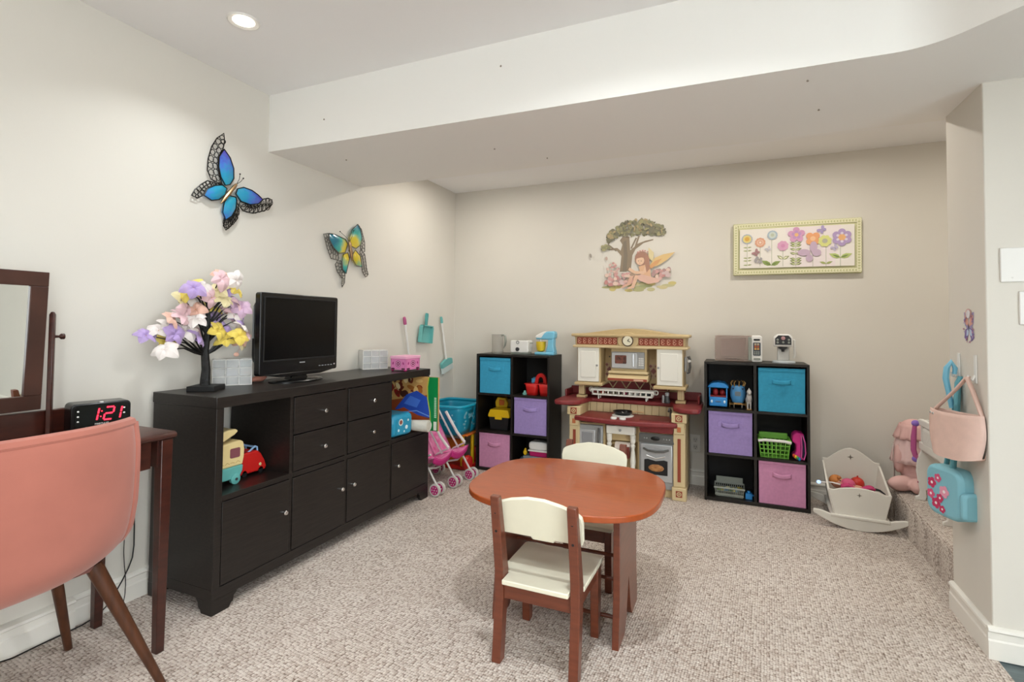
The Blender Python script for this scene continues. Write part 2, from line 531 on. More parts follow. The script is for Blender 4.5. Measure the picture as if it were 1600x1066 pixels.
for sy in (0, 1):
    for sx in (0, 1):
        g = G()
        pf = [(0, 0), (0.075, 0), (0.082, 0.014), (0.092, 0.020), (0.096, 0.040), (0.108, 0.048), (0.108, 0.055), (0, 0.055)]
        if sy: pf = [(SL-a, b) for a, b in pf]
        x0 = -0.022 if sx == 0 else -SD
        g.prism(pf, 'yz', x0, x0+0.022)
        qf = [(0, 0), (0.060, 0), (0.066, 0.014), (0.076, 0.020), (0.080, 0.040), (0.092, 0.055), (0, 0.055)]
        qf = [(-a, b) for a, b in qf] if sx == 0 else [(-SD+a, b) for a, b in qf]
        y0 = 0.0003 if sy == 0 else SL-0.0223
        qf = [(min(a, -0.0222), b) if sx == 0 else (max(a, -SD+0.0222), b) for a, b in qf]
        g.prism(qf, 'xz', y0, y0+0.022)
        g.done('foot', BLACKWOOD, sb, angle=20)

# ------------------------------------------------------------ television
tv = thing('television', 'black flat television with glossy frame on the sideboard', 'television', (-2.06, 1.965, 0.84), rz=R(2))
TW, TZ0, TZ1 = 0.262, 0.045, 0.437
def rrect(w0, w1, z0, z1, r, n=4):
    p = []
    for cx, cz, a0 in ((w1-r, z0+r, -90), (w1-r, z1-r, 0), (w0+r, z1-r, 90), (w0+r, z0+r, 180)):
        for i in range(n+1):
            a = R(a0+90*i/n)
            p.append((cx+r*math.cos(a), cz+r*math.sin(a)))
    return p
g = G()
outer = rrect(-TW, TW, TZ0, TZ1, 0.012)
for i, (a, b) in enumerate(outer):                         # chin sags a little towards the middle
    if b < TZ0+0.03: outer[i] = (a, b)
g.prism(outer, 'yz', 0.012, 0.046)
bez = g.done('housing', BLACKP, tv, bevel=0.004)
G().prism([(-TW+0.012, TZ0+0.004), (TW-0.012, TZ0+0.004), (TW*0.5, TZ0-0.014), (-TW*0.5, TZ0-0.014)], 'yz', 0.014, 0.05).done('speaker_bar', BLACKP, tv, bevel=0.003)
SCR = mat('tv_screen', '#030304', 0.22, spec=0.25)
G().box(0.0462, 0.0475, -TW+0.026, TW-0.026, 0.118, TZ1-0.024).done('screen', SCR, tv)
G().box(0.046, 0.050, -TW+0.018, TW-0.018, 0.110, 0.118).box(0.046, 0.050, -TW+0.018, TW-0.018, TZ1-0.024, TZ1-0.018).box(0.046, 0.050, -TW+0.018, -TW+0.026, 0.118, TZ1-0.024).box(0.046, 0.050, TW-0.026, TW-0.018, 0.118, TZ1-0.024).done('inner_bezel', BLACKM, tv, bevel=0.001)
G().prism([(0.012, 0.09), (-0.028, 0.11), (-0.034, 0.14), (-0.034, 0.36), (-0.02, 0.39), (0.012, 0.40)], 'xz', -0.235, 0.235).done('rear_case', BLACKM, tv, bevel=0.004)
G().box(-0.026, -0.020, -0.239, -0.2355, 0.22, 0.375).done('port_strip', SILVER, tv)
G().box(0.0502, 0.0512, -0.018, 0.018, 0.093, 0.099).done('logo_plate', SILVER, tv)
for i in range(5):
    G().box(0.047, 0.049, 0.12+i*0.022, 0.132+i*0.022, 0.068, 0.072).done('button', SILVER, tv)
G().ell((0.047, 0.24, 0.071), (0.002, 0.006, 0.006), 6).done('power_button', CHROME, tv)
G().prism([(-0.045, 0.035), (0.045, 0.035), (0.06, 0.012), (-0.06, 0.012)], 'yz', -0.01, 0.035).done('neck', BLACKP, tv, bevel=0.003)
G().lathe([(1.0, 0.0), (1.0, 0.007), (0.96, 0.011), (0.5, 0.015), (0.0001, 0.016)], 40, sx=0.095, sy=0.155).done('base', BLACKP, tv, loc=(0.015, 0, 0))

# ------------------------------------------------------------ bead organisers
def organiser(label, loc, a, cols9):
    t = thing('drawer_organizer', label, 'organizer', loc, a)
    w, d, h = 0.165, 0.10, 0.122
    g = G()
    g.box(-w/2, w/2, 0, d, 0, 0.004).box(-w/2, w/2, 0, d, h-0.004, h).box(-w/2, -w/2+0.004, 0, d, 0, h).box(w/2-0.004, w/2, 0, d, 0, h).box(-w/2, w/2, d-0.003, d, 0, h)
    for i in (1, 2):
        g.box(-w/2+i*w/3-0.002, -w/2+i*w/3+0.002, 0, d, 0, h).box(-w/2, w/2, 0, d, i*h/3-0.002, i*h/3+0.002)
    g.done('case', WHITEP, t)
    CL = mat('frosted_drawer', '#f2f2f0', 0.3, alpha=0.38)
    for i in range(3):
        for j in range(3):
            x0, z0 = -w/2+i*w/3+0.003, j*h/3+0.003
            x1, z1 = x0+w/3-0.006, z0+h/3-0.006
            dr = G().box(x0, x1, 0.002, 0.004, z0, z1).box(x0, x1, 0.004, d-0.006, z0, z0+0.002).done('drawer', CL, t)
            c = cols9[i+3*(2-j)]
            if c:
                g = G()
                random.seed(i*7+j)
                for k in range(9):
                    g.ell((x0+0.006+random.random()*(x1-x0-0.012), 0.012+random.random()*0.03, z0+0.008+random.random()*(0.018 if c[1] else 0.007)), 0.006, 4)
                g.done('beads', mat('beads_'+c[0][1:], c[0], 0.4), dr)
    return t
organiser('white nine-drawer organizer of beads beside the television', (-2.150, 1.682, 0.84), R(50), [('#6b6b6b', 0), ('#c9c2b8', 0), ('#5fb7b3', 1), ('#9a8f86', 0), ('#6a6fa0', 0), ('#b98a3a', 0), ('#8a8a8a', 0), ('#cfd6d4', 0), ('#b9b2b4', 0)])
organiser('white nine-drawer organizer with orange contents beside the pink box', (-2.13, 2.70, 0.84), R(55), [('#7f7c80', 1), ('#b0412a', 1), ('#d18a78', 1), ('#c0bcc0', 0), ('#b4b8c4', 0), None, ('#9aa09c', 0), ('#5f6a52', 1), ('#b0b6ba', 0)])

# ------------------------------------------------------------ pink keepsake box
pb = thing('keepsake_box', 'pink square keepsake box with lid and dark printed emblems', 'box', (-1.9135, 2.722, 0.84))
PK = mat('pink_card', '#d77fb0', 0.5)
PK2 = mat('pale_pink_card', '#e9a9c6', 0.5)
G().box(-0.057, 0.057, -0.077, 0.077, 0.008, 0.078).done('body', PK, pb, bevel=0.002)
G().box(-0.060, 0.060, -0.080, 0.080, 0.076, 0.094).done('lid', PK2, pb, bevel=0.003)
for sx in (-1, 1):
    for sy in (-1, 1):
        G().ell((sx*0.047, sy*0.067, 0.006), (0.010, 0.010, 0.007), 6).done('foot', MAGENTA, pb)
def emblem(f):
    for a, b, w, h in ((0, 0.043, 0.020, 0.020),):
        f.ell(a, b, w, h, '#571a3a', n=20); f.ell(a, b, w-0.003, h-0.003, '#e39cc2', n=20)
        for i in range(6):
            f.ell(a+0.008*math.cos(i*PI/3), b+0.008*math.sin(i*PI/3), 0.005, 0.005, '#7d2553')
        f.ell(a, b, 0.004, 0.004, '#e9b7d0')
    for s in (-1, 1):
        f.ell(s*0.038, 0.012, 0.014, 0.006, '#571a3a'); f.ell(s*0.038, 0.046, 0.006, 0.009, '#a83a7a', s*0.4)
    f.line([(-0.053, 0.006), (-0.053, 0.074), (0.053, 0.074), (0.053, 0.006)], 0.002, '#8e2f66')
f = Flat(lambda u, v, d: (u, -0.0772-d, v+0.003)); emblem(f); f.done('printed_panel', PRINT, pb)
f = Flat(lambda u, v, d: (0.0572+d, u*1.3, v+0.003)); emblem(f); f.done('printed_panel', PRINT, pb)

# ------------------------------------------------------------ little peach toy behind the television
g = G().ell((0, 0, 0.018), (0.022, 0.035, 0.016), 8).ell((0, 0.03, 0.026), (0.014, 0.014, 0.014), 8).ell((0, -0.032, 0.016), (0.012, 0.016, 0.012), 8)
tag(g.done('rubber_toy', mat('peach_rubber', '#c98672', 0.5), remesh=0.004, loc=(-2.15, 1.83, 0.84)), 'small peach-coloured rubber toy lying by the television stand', 'toy')

# ------------------------------------------------------------ tree lamp with silk blossoms
tr = thing('blossom_tree', 'black tabletop tree with silk blossoms in pink, yellow and lilac', 'decorative tree', (-2.105, 1.515, 0.84))
BARK = mat('black_bark', '#121212', 0.5, var=(30, 0.4), bump=(60, 0.8, 0.006))
G().box(-0.055, 0.055, -0.055, 0.055, 0, 0.022).done('base', BLACKM, tr, bevel=0.002, loc=(0.01, 0, 0), rot=(0, 0, R(30)))
pts = [(0, 0, 0.02), (0.002, 0.002, 0.09), (0, -0.004, 0.17), (0.003, 0.004, 0.25), (0, 0.006, 0.32), (-0.003, 0.004, 0.38)]
G().tube(pts, [0.021, 0.018, 0.016, 0.013, 0.010, 0.007], 10).done('trunk', BARK, tr)
WIRE = mat('black_wire', '#161413', 0.5)
# blossom targets: y, z (relative), lean towards room, colour
COLS = {'w': '#ece3de', 'p': '#e6c0c6', 'y': '#e8cf5a', 'l': '#b49ad0', 'c': '#eee0ac', 's': '#e6b8a4', 'm': '#d0aec8'}
blo = [(-0.245, 0.235, 'l'), (-0.215, 0.180, 'w'), (-0.175, 0.245, 'l'), (-0.145, 0.215, 'y'), (-0.115, 0.255, 'w'), (-0.185, 0.300, 's'), (-0.085, 0.300, 'w'),
       (-0.075, 0.225, 'l'), (-0.115, 0.385, 'c'), (-0.105, 0.345, 'p'), (-0.060, 0.345, 's'), (-0.030, 0.330, 'p'), (-0.115, 0.430, 'l'), (-0.075, 0.440, 'y'),
       (-0.035, 0.440, 'w'), (0.005, 0.480, 'p'), (0.050, 0.495, 's'), (0.075, 0.480, 'w'), (0.065, 0.425, 'l'), (0.045, 0.390, 'c'), (0.035, 0.355, 'y'),
       (0.135, 0.435, 'y'), (0.110, 0.370, 'p'), (0.145, 0.355, 'm'), (0.055, 0.315, 'l'), (0.125, 0.300, 'l'), (0.060, 0.270, 'l'), (0.020, 0.255, 'y'),
       (0.060, 0.215, 'y'), (0.150, 0.235, 'p'), (0.190, 0.200, 'c'), (0.170, 0.225, 's'), (0.090, 0.230, 'y'), (-0.010, 0.400, 'p'), (0.115, 0.335, 'w'), (-0.135, 0.31, 'p'),
       (-0.055, 0.395, 'w'), (0.02, 0.435, 'c'), (0.085, 0.335, 'p'), (-0.15, 0.275, 'w'), (-0.045, 0.265, 'p'), (0.13, 0.265, 'w'), (-0.2, 0.255, 'w'), (0.08, 0.395, 'm'), (-0.095, 0.41, 'y'), (0.16, 0.325, 'l')]
forks = [(0, -0.004, 0.15), (0, -0.002, 0.20), (0.002, 0.0, 0.24), (0.002, 0.004, 0.28), (0, 0.005, 0.33), (-0.002, 0.004, 0.37)]
pet = G()
pet.sheet(lambda s, t: ((t-0.5)*0.038*math.sin(PI*min(1, s*0.93+0.06))**0.7, 0.038*s, 0.010*math.sin(PI*s)-0.02*s*s*0.6+0.004*math.cos(PI*(t-0.5)*2)), 5, 4)
pm = None
petm = {}
random.seed(3)
for i, (y, z, c) in enumerate(blo):
    x = 0.005+random.uniform(-0.045, 0.085)
    if y > 0.10: x, y = 0.02+0.02*(i % 3), 0.10+(y-0.10)*0.5          # stays clear of the television
    fk = Vector(min(forks, key=lambda q: abs(q[2]-(z-0.07-0.25*abs(y)))))
    end = Vector((x, y, z))
    mid = fk.lerp(end, 0.55) + Vector((0, 0, 0.02 if abs(y) > 0.05 else 0.0))
    G().tube([fk, fk.lerp(mid, 0.5)+Vector((0, 0, -0.004)), mid, mid.lerp(end, 0.6)+Vector((0, 0, 0.004)), end], [0.0045, 0.004, 0.003, 0.0018, 0.0012], 6).done('branch', WIRE, tr)
    if c not in petm:
        petm[c] = mat('petal_'+c, COLS[c], 0.6, var=(14, 0.15), alpha=0.88, sheen=0.2)
    b = G().ell((0, 0, 0.002), (0.004, 0.004, 0.006), 6).done('blossom', mat('blossom_heart', '#c98a3c', 0.6), tr, loc=(x, y, z))
    b.rotation_euler = (random.uniform(-0.9, 0.9), random.uniform(0.2, 1.5), random.uniform(-0.8, 0.8))
    nP = random.choice((4, 5, 5))
    for k in range(nP):
        if pm is None:
            o = pet.done('petal', [petm[c]], b)
            pm = o.data
            pm.materials.clear(); pm.materials.append(petm[c])
        else:
            o = bpy.data.objects.new('petal', pm)
            COL.objects.link(o)
            o.parent = b
        o.material_slots[0].link = 'OBJECT'
        o.material_slots[0].material = petm[c]
        o.rotation_euler = (random.uniform(0.05, 0.5), random.uniform(-0.2, 0.2), 2*PI*k/nP+random.uniform(-0.15, 0.15))
        s = random.uniform(1.0, 1.45)
        o.scale = (s, s, s)
G().tube([(0.04, 0.125, 0.21), (0.045, 0.13, 0.18), (0.05, 0.115, 0.155)], 0.001, 5).ell((0.05, 0.11, 0.15), (0.006, 0.014, 0.010), 6).done('bud', petm['s'], tr)

# ------------------------------------------------------------ toys in the open cubby
cm = thing('toy_camper', 'cream and teal toy camper van with its roof hinged open', 'toy', (-2.0, 1.494, 0.45))
CAMP = mat('camper_cream', '#dcc78f', 0.4)
CTEAL = mat('camper_teal', '#5fa7a2', 0.4)
def camper_prof(z0, z1, k=0): return None
pf = [(-0.072, 0.075), (0.085, 0.075), (0.092, 0.105), (0.094, 0.14), (0.088, 0.172), (0.07, 0.182), (-0.068, 0.168), (-0.072, 0.13)]
G().prism(pf, 'yz', -0.045, 0.06).done('body', CAMP, cm, bevel=0.006, seg=3)
G().prism([(-0.070, 0.022), (0.072, 0.022), (0.086, 0.05), (0.088, 0.075), (-0.072, 0.075)], 'yz', -0.045, 0.061).done('lower_body', CTEAL, cm, bevel=0.006, seg=3)
G().prism([(-0.072, 0.160), (-0.05, 0.168), (0.045, 0.208), (0.062, 0.222), (0.05, 0.232), (0.01, 0.232), (-0.06, 0.212), (-0.072, 0.207)], 'yz', -0.05, 0.06).done('roof', CAMP, cm, bevel=0.006, seg=3)
WIN = mat('mauve_window', '#7d4a52', 0.2)
for y in (-0.045, 0.045):
    G().prism(rrect(y-0.022, y+0.024, 0.112, 0.152, 0.006), 'yz', 0.0585, 0.0625).done('window', WIN, cm)
for y in (-0.045, 0.05):
    w = G().lathe([(0.012, -0.008), (0.022, -0.006), (0.022, 0.006), (0.012, 0.010), (0.0001, 0.010)], 18, M=ry(PI/2)).done('wheel', CTEAL, cm, loc=(0.058, y, 0.022))
    G().cyl((0.008, 0, 0), (0.012, 0, 0), 0.006, n=10).done('hub', DARKG, w)
f = Flat(lambda u, v, d: (0.0604+d, u, v))
for k in range(5): f.line([(-0.05+k*0.025, 0.088+0.004*(k % 2)), (-0.04+k*0.025, 0.096-0.003*(k % 2)), (-0.028+k*0.025, 0.089)], 0.002, '#a88a4a')
f.done('painted_motif', PRINT, cm)
cr = thing('toy_car', 'rounded red toy car with pale headlamps beside the camper', 'toy', (-2.03, 1.668, 0.45))
cr.scale = (0.8, 0.8, 0.9)
G().prism([(-0.09, 0.012), (0.085, 0.012), (0.09, 0.03), (0.078, 0.06), (0.052, 0.10), (0.03, 0.118), (-0.09, 0.118)], 'yz', -0.06, 0.06).done('body', RED, cr, bevel=0.014, seg=4)
G().tube([(0.045, -0.03, 0.112), (0.045, 0.02, 0.138), (0.045, 0.033, 0.132), (0.045, 0.036, 0.11)], 0.005, 8).tube([(-0.045, -0.03, 0.112), (-0.045, 0.02, 0.138), (-0.045, 0.033, 0.132), (-0.045, 0.036, 0.11)], 0.005, 8).box(-0.045, 0.045, 0.02, 0.028, 0.130, 0.138).done('windscreen_frame', mat('pale_blue_trim', '#8fb2d6', 0.35), cr)
for x in (-0.038, 0.052):
    G().ell((x, 0.07 if x < 0 else 0.045, 0.045), (0.012, 0.012, 0.012), 8).done('headlamp', CAMP, cr)
for y in (-0.055, 0.05):
    for x in (-0.052, 0.052):
        G().cyl((x-0.008, y, 0.016), (x+0.008, y, 0.016), 0.016, n=14).done('wheel', BLACKM, cr)

# ------------------------------------------------------------ things in the far open cubby
pz = thing('poster_box', 'tall flat picture box with a green band poking out of the end cubby', 'box', (-1.735, 2.838, 0.4505))
G().box(-0.46, 0, -0.008, 0.008, 0, 0.342).done('carton', mat('carton', '#caa06a', 0.6), pz)
f = Flat(lambda u, v, d: (u-0.46, -0.0082-d, v))
f.poly([(0, 0), (0.46, 0), (0.46, 0.342), (0, 0.342)], '#9a4a26')
f.poly([(0, 0.16), (0.46, 0.24), (0.46, 0.342), (0, 0.342)], '#c69a5c')
for k in range(60):
    random.seed(50+k)
    f.ell(random.uniform(0.02, 0.33), random.uniform(0.2, 0.33), random.uniform(0.01, 0.035), random.uniform(0.008, 0.02), random.choice(['#6d2b1c', '#a8662e', '#d9b574', '#4d2a20', '#8f1f1c', '#e3cf9a']), random.uniform(0, 3))
f.poly([(0.13, 0.12), (0.22, 0.22), (0.30, 0.25), (0.40, 0.20), (0.40, 0.08), (0.26, 0.10)], '#2f52b8')
f.poly([(0.20, 0.16), (0.25, 0.215), (0.33, 0.19), (0.30, 0.14)], '#4a78d6')
f.poly([(0.10, 0.10), (0.20, 0.135), (0.42, 0.05), (0.42, 0.015), (0.2, 0.06)], '#b04b1e')
f.line([(0.16, 0.10), (0.30, 0.12), (0.40, 0.09)], 0.006, '#7ea6e6')
band = [(0.395, 0.342), (0.385, 0.28), (0.388, 0.20), (0.405, 0.12), (0.410, 0.05), (0.402, 0.0)]
f.poly([(a-0.008, b) for a, b in band]+[(0.46, 0), (0.46, 0.342)], '#b9c24a')
f.poly(band+[(0.46, 0), (0.46, 0.342)], '#0f8444')
f.poly([(0.43, 0.06), (0.452, 0.06), (0.452, 0.005), (0.43, 0.005)], '#d9dbd2')
for k in range(12): f.poly([(0.434, 0.085+k*0.011), (0.45, 0.085+k*0.011), (0.45, 0.092+k*0.011), (0.434, 0.092+k*0.011)], '#bfe0c0')
f.done('printed_front', PRINTG, pz)
WRAP = mat('blue_wrap', '#2590b4', 0.3, bump=(30, 0.6, 0.01))
bk = thing('wrapped_pack', 'blue wrapped packet with white dots in the end cubby', 'packet', (-1.93, 2.632, 0.452), rz=R(-6))
G().box(-0.11, 0.085, -0.105, 0.085, 0, 0.135).done('packet', WRAP, bk, bevel=0.03, seg=4)
f = Flat(lambda u, v, d: (0.0854+d, u, v*1.15))
f.poly([(-0.065, 0.015), (0.055, 0.015), (0.055, 0.095), (-0.065, 0.095)], '#2590b4')
for (u, v, r, c) in [(-0.03, 0.075, 0.020, '#c9d6d4'), (-0.03, 0.075, 0.013, '#8a4a3c'), (0.02, 0.045, 0.012, '#d8ecf0'), (-0.05, 0.035, 0.008, '#c8e4ea'), (0.035, 0.08, 0.007, '#d8ecf0'), (0.0, 0.025, 0.006, '#cfe6ea')]:
    f.ell(u, v, r, r*0.9, c)
f.done('printed_dots', PRINT, bk)
rl = thing('paper_roll', 'white rolled paper sticking out of the end cubby', 'roll', (-2.02, 2.735, 0.486))
G().cyl((0, 0, 0.004), (0.25, 0.045, 0.004), 0.028, 0.038, n=20).done('roll', mat('crumpled_paper', '#d7d2c6', 0.8, bump=(25, 0.7, 0.01)), rl)
G().torus((0.2505, 0.0452, 0.004), 0.027, 0.003, 'x').done('rolled_end', OFFW, rl)

# ------------------------------------------------------------ wall butterflies
def zoomed(p): return p
def wallbutterfly(name, label, c, wings, fil, body, ant, mats, root, tipgrad):
    t = thing(name, label, 'wall butterfly', (LW, c[0], c[1]))
    for k, w in enumerate(wings):
        cy = sum(p[0] for p in w)/len(w); cz = sum(p[1] for p in w)/len(w)
        g = G()
        n = len(w)
        vs = [(0.020, y-c[0], z-c[1]) for y, z in w]
        mid = [(0.030, (y*0.55+cy*0.45)-c[0], (z*0.55+cz*0.45)-c[1]) for y, z in w]
        bk = [(0.014, y-c[0], z-c[1]) for y, z in w]
        g.add(vs+mid+bk+[(0.032, cy-c[0], cz-c[1])], [(i, (i+1) % n, n+(i+1) % n, n+i) for i in range(n)]+[(n+i, n+(i+1) % n, 3*n) for i in range(n)]+[(2*n+i, 2*n+(i+1) % n, (i+1) % n, i) for i in range(n)]+[tuple(range(2*n, 3*n))])
        o = g.done('wing', mats[0], t, angle=50)
        g = G(); g.tube([(0.022, y-c[0], z-c[1]) for y, z in w], 0.0028, 6, closed=True)
        g.done('wing_rim', mats[1], o)
    for fl in fil:
        g = G()
        ys = [(y-c[0], z-c[1]) for y, z in fl]
        g.tube([(0.016, y, z) for y, z in ys], 0.0026, 6, closed=True)
        n = len(ys)
        # open rings of the filigree between outer and inner outline
        outer, inner = ys[:n//2+1], list(reversed(ys[n//2:]))
        def samp(pl, s):
            d = [0]
            for a, b in zip(pl, pl[1:]): d.append(d[-1]+math.hypot(b[0]-a[0], b[1]-a[1]))
            q = s*d[-1]
            for i in range(len(pl)-1):
                if q <= d[i+1]+1e-9:
                    u = (q-d[i])/max(1e-6, d[i+1]-d[i])
                    return (pl[i][0]+(pl[i+1][0]-pl[i][0])*u, pl[i][1]+(pl[i+1][1]-pl[i][1])*u)
            return pl[-1]
        m = 9
        for i in range(m):
            s = (i+0.5)/m
            a, b = samp(outer, s), samp(inner, s)
            wd = math.hypot(a[0]-b[0], a[1]-b[1])
            if wd < 0.008: continue
            an = math.atan2(b[1]-a[1], b[0]-a[0])
            for q, rr in ((0.28, 0.26), (0.72, 0.24)):
                cc = (a[0]+(b[0]-a[0])*q, a[1]+(b[1]-a[1])*q)
                pts = []
                for j in range(12):
                    th = 2*PI*j/12
                    u, v = math.cos(th)*wd*rr, math.sin(th)*min(wd*0.3, 0.014)
                    pts.append((0.016, cc[0]+u*math.cos(an)-v*math.sin(an), cc[1]+u*math.sin(an)+v*math.cos(an)))
                g.tube(pts, 0.0019, 5, closed=True)
        g.done('filigree', mats[1], t)
    p0, p1 = [(q[0]-c[0], q[1]-c[1]) for q in body]
    bp = [(0.030, p0[0]+(p1[0]-p0[0])*s, p0[1]+(p1[1]-p0[1])*s) for s in (0, .25, .5, .7, .85, 1)]
    G().tube(bp, [0.003, 0.008, 0.011, 0.009, 0.010, 0.006], 10).done('body', mats[2], t)
    for a in ant:
        q = (a[0]-c[0], a[1]-c[1])
        mdp = ((p1[0]+q[0])/2+0.004, (p1[1]+q[1])/2)
        G().tube([(0.030, p1[0], p1[1]), (0.032, mdp[0], mdp[1]), (0.03, q[0], q[1])], 0.0013, 5).ell((0.03, q[0], q[1]), 0.004, 5).done('antenna', mats[3], t)
    G().cyl((0, 0, 0), (0.022, 0, 0), 0.006, n=8).done('hanger', mats[3], t)
    return t
def enamel(name, cols, axis_c, spread, sparkle):
    """glass enamel: colour runs outward from the body over the wing"""
    m = bpy.data.materials.new(name)
    m.use_nodes = True
    nt = m.node_tree
    N, L = nt.nodes.new, nt.links.new
    b = nt.nodes['Principled BSDF']
    b.inputs['Roughness'].default_value = 0.2
    b.inputs['Coat Weight'].default_value = 0.6
    tc = N('ShaderNodeTexCoord')
    ds = N('ShaderNodeVectorMath'); ds.operation = 'DISTANCE'; ds.inputs[1].default_value = (0.02, axis_c[0], axis_c[1])
    L(tc.outputs['Object'], ds.inputs[0])
    nz = N('ShaderNodeTexNoise'); nz.inputs['Scale'].default_value = sparkle; L(tc.outputs['Object'], nz.inputs['Vector'])
    mr = N('ShaderNodeMapRange'); mr.inputs[1].default_value = 0; mr.inputs[2].default_value = spread
    L(ds.outputs['Value'], mr.inputs[0])
    ma = N('ShaderNodeMath'); ma.operation = 'MULTIPLY_ADD'; ma.inputs[1].default_value = 0.45; ma.inputs[2].default_value = -0.22
    L(nz.outputs[0], ma.inputs[0])
    ad = N('ShaderNodeMath'); ad.operation = 'ADD'; L(mr.outputs[0], ad.inputs[0]); L(ma.outputs[0], ad.inputs[1])
    rp = N('ShaderNodeValToRGB')
    el = rp.color_ramp.elements
    for i, (p, c) in enumerate(cols):
        e = el[i] if i < 2 else el.new(p)
        e.position = p; e.color = lin(c)
    L(ad.outputs[0], rp.inputs[0]); L(rp.outputs[0], b.inputs['Base Color'])
    return m
FIL = mat('black_filigree', '#2b2926', 0.35, metal=0.7)
BRONZE = mat('bronze_body', '#a98a66', 0.25, metal=0.8)
BW1 = [[(1.679, 1.966), (1.654, 1.922), (1.653, 1.873), (1.665, 1.828), (1.69, 1.794), (1.715, 1.804), (1.734, 1.838), (1.732, 1.888), (1.711, 1.935)], [(1.584, 1.72), (1.599, 1.755), (1.636, 1.78), (1.675, 1.792), (1.699, 1.78), (1.69, 1.749), (1.66, 1.718), (1.622, 1.705)], [(1.748, 1.767), (1.756, 1.794), (1.789, 1.809), (1.838, 1.806), (1.878, 1.79), (1.904, 1.774), (1.879, 1.746), (1.83, 1.731), (1.777, 1.736)], [(1.748, 1.75), (1.712, 1.75), (1.686, 1.711), (1.679, 1.661), (1.697, 1.628), (1.728, 1.651), (1.75, 1.693), (1.753, 1.735)]]
BF1 = [[(1.679, 2.044), (1.643, 2.007), (1.618, 1.959), (1.603, 1.898), (1.601, 1.842), (1.619, 1.807), (1.679, 1.793), (1.665, 1.828), (1.653, 1.873), (1.654, 1.922), (1.676, 1.965), (1.684, 2.005)], [(1.528, 1.707), (1.543, 1.737), (1.57, 1.767), (1.602, 1.794), (1.671, 1.793), (1.636, 1.78), (1.599, 1.755), (1.584, 1.72), (1.556, 1.702)], [(1.777, 1.736), (1.768, 1.717), (1.792, 1.693), (1.851, 1.692), (1.921, 1.72), (1.958, 1.755), (1.967, 1.788), (1.941, 1.791), (1.904, 1.774), (1.879, 1.746), (1.83, 1.731)], [(1.697, 1.628), (1.689, 1.598), (1.703, 1.58), (1.73, 1.606), (1.76, 1.661), (1.768, 1.717), (1.753, 1.735), (1.75, 1.693), (1.728, 1.651)]]
BB1 = [(1.663, 1.7), (1.742, 1.811)]
BA1 = [(1.761, 1.867), (1.78, 1.851)]
BW2 = [[(2.383, 1.679), (2.433, 1.68), (2.522, 1.665), (2.546, 1.637), (2.524, 1.58), (2.472, 1.568), (2.421, 1.597), (2.384, 1.643)], [(2.637, 1.78), (2.59, 1.741), (2.56, 1.682), (2.569, 1.629), (2.625, 1.621), (2.67, 1.65), (2.68, 1.701), (2.662, 1.754)], [(2.51, 1.568), (2.547, 1.583), (2.564, 1.553), (2.55, 1.498), (2.536, 1.449), (2.505, 1.472), (2.5, 1.524)], [(2.594, 1.579), (2.617, 1.609), (2.667, 1.577), (2.685, 1.507), (2.628, 1.512), (2.595, 1.546)]]
BF2 = [[(2.342, 1.669), (2.379, 1.581), (2.408, 1.529), (2.466, 1.525), (2.472, 1.568), (2.421, 1.597), (2.384, 1.643), (2.383, 1.679)], [(2.466, 1.525), (2.445, 1.497), (2.461, 1.457), (2.509, 1.42), (2.504, 1.382), (2.508, 1.361), (2.53, 1.39), (2.533, 1.443), (2.505, 1.472), (2.497, 1.524)], [(2.637, 1.78), (2.678, 1.757), (2.714, 1.673), (2.716, 1.612), (2.674, 1.623), (2.673, 1.65), (2.683, 1.702), (2.665, 1.754)], [(2.674, 1.623), (2.716, 1.595), (2.73, 1.54), (2.736, 1.496), (2.756, 1.464), (2.729, 1.445), (2.698, 1.475), (2.689, 1.508), (2.672, 1.578)]]
BB2 = [(2.58, 1.534), (2.553, 1.654)]
BA2 = [(2.466, 1.703), (2.59, 1.73)]

blue_en = enamel('blue_enamel', [(0.0, '#1f9fb4'), (1.0, '#4a44b0'), (0.45, '#1f93bd'), (0.72, '#3f6fc8')], (0.0, 0.0), 0.19, 60)
yel_en = enamel('yellow_enamel', [(0.0, '#d3b21f'), (1.0, '#0f6f86'), (0.5, '#cdbb33'), (0.72, '#3fa79a')], (0.0, 0.0), 0.17, 20)
wallbutterfly('wall_butterfly', 'large blue and violet metal butterfly with black filigree edges on the wall', (1.71, 1.765), BW1, BF1, BB1, BA1, [blue_en, FIL, BRONZE, FIL], None, None)
wallbutterfly('wall_butterfly', 'smaller yellow and teal metal butterfly with grey filigree on the wall', (2.585, 1.60), BW2, BF2, BB2, BA2, [yel_en, mat('grey_filigree', '#6b6862', 0.4, metal=0.6), BRONZE, FIL], None, None)
# ------------------------------------------------------------ vanity table with swing mirror
va = thing('vanity_table', 'dark mahogany vanity table with a swinging framed mirror', 'vanity table', (-2.0, 0.62, 0))
# local: x -0.225 (wall) .. +0.21 (front), y -0.58 .. +0.57
prof = [(-0.225, 0.728), (0.200, 0.728), (0.208, 0.733), (0.211, 0.741), (0.207, 0.749), (0.198, 0.752), (-0.225, 0.752)]
G().prism(prof, 'xz', -0.58, 0.572).done('table_top', MAHOG, va, bevel=0.002)
G().box(-0.205, 0.185, 0.520, 0.540, 0.635, 0.728).box(-0.205, 0.185, -0.54, -0.52, 0.635, 0.728).box(-0.205, -0.185, -0.54, 0.54, 0.60, 0.728).done('apron', MAHOG, va)
dr = G().box(0.165, 0.186, -0.50, 0.50, 0.635, 0.726).done('drawer_front', MAHOG, va, bevel=0.002)
for y in (-0.25, 0.25):
    G().lathe([(0.005, 0), (0.005, 0.01), (0.013, 0.018), (0.012, 0.026), (0.0001, 0.028)], 14, M=ry(PI/2)).done('knob', MAHOG, dr, loc=(0.186, y, 0.68))
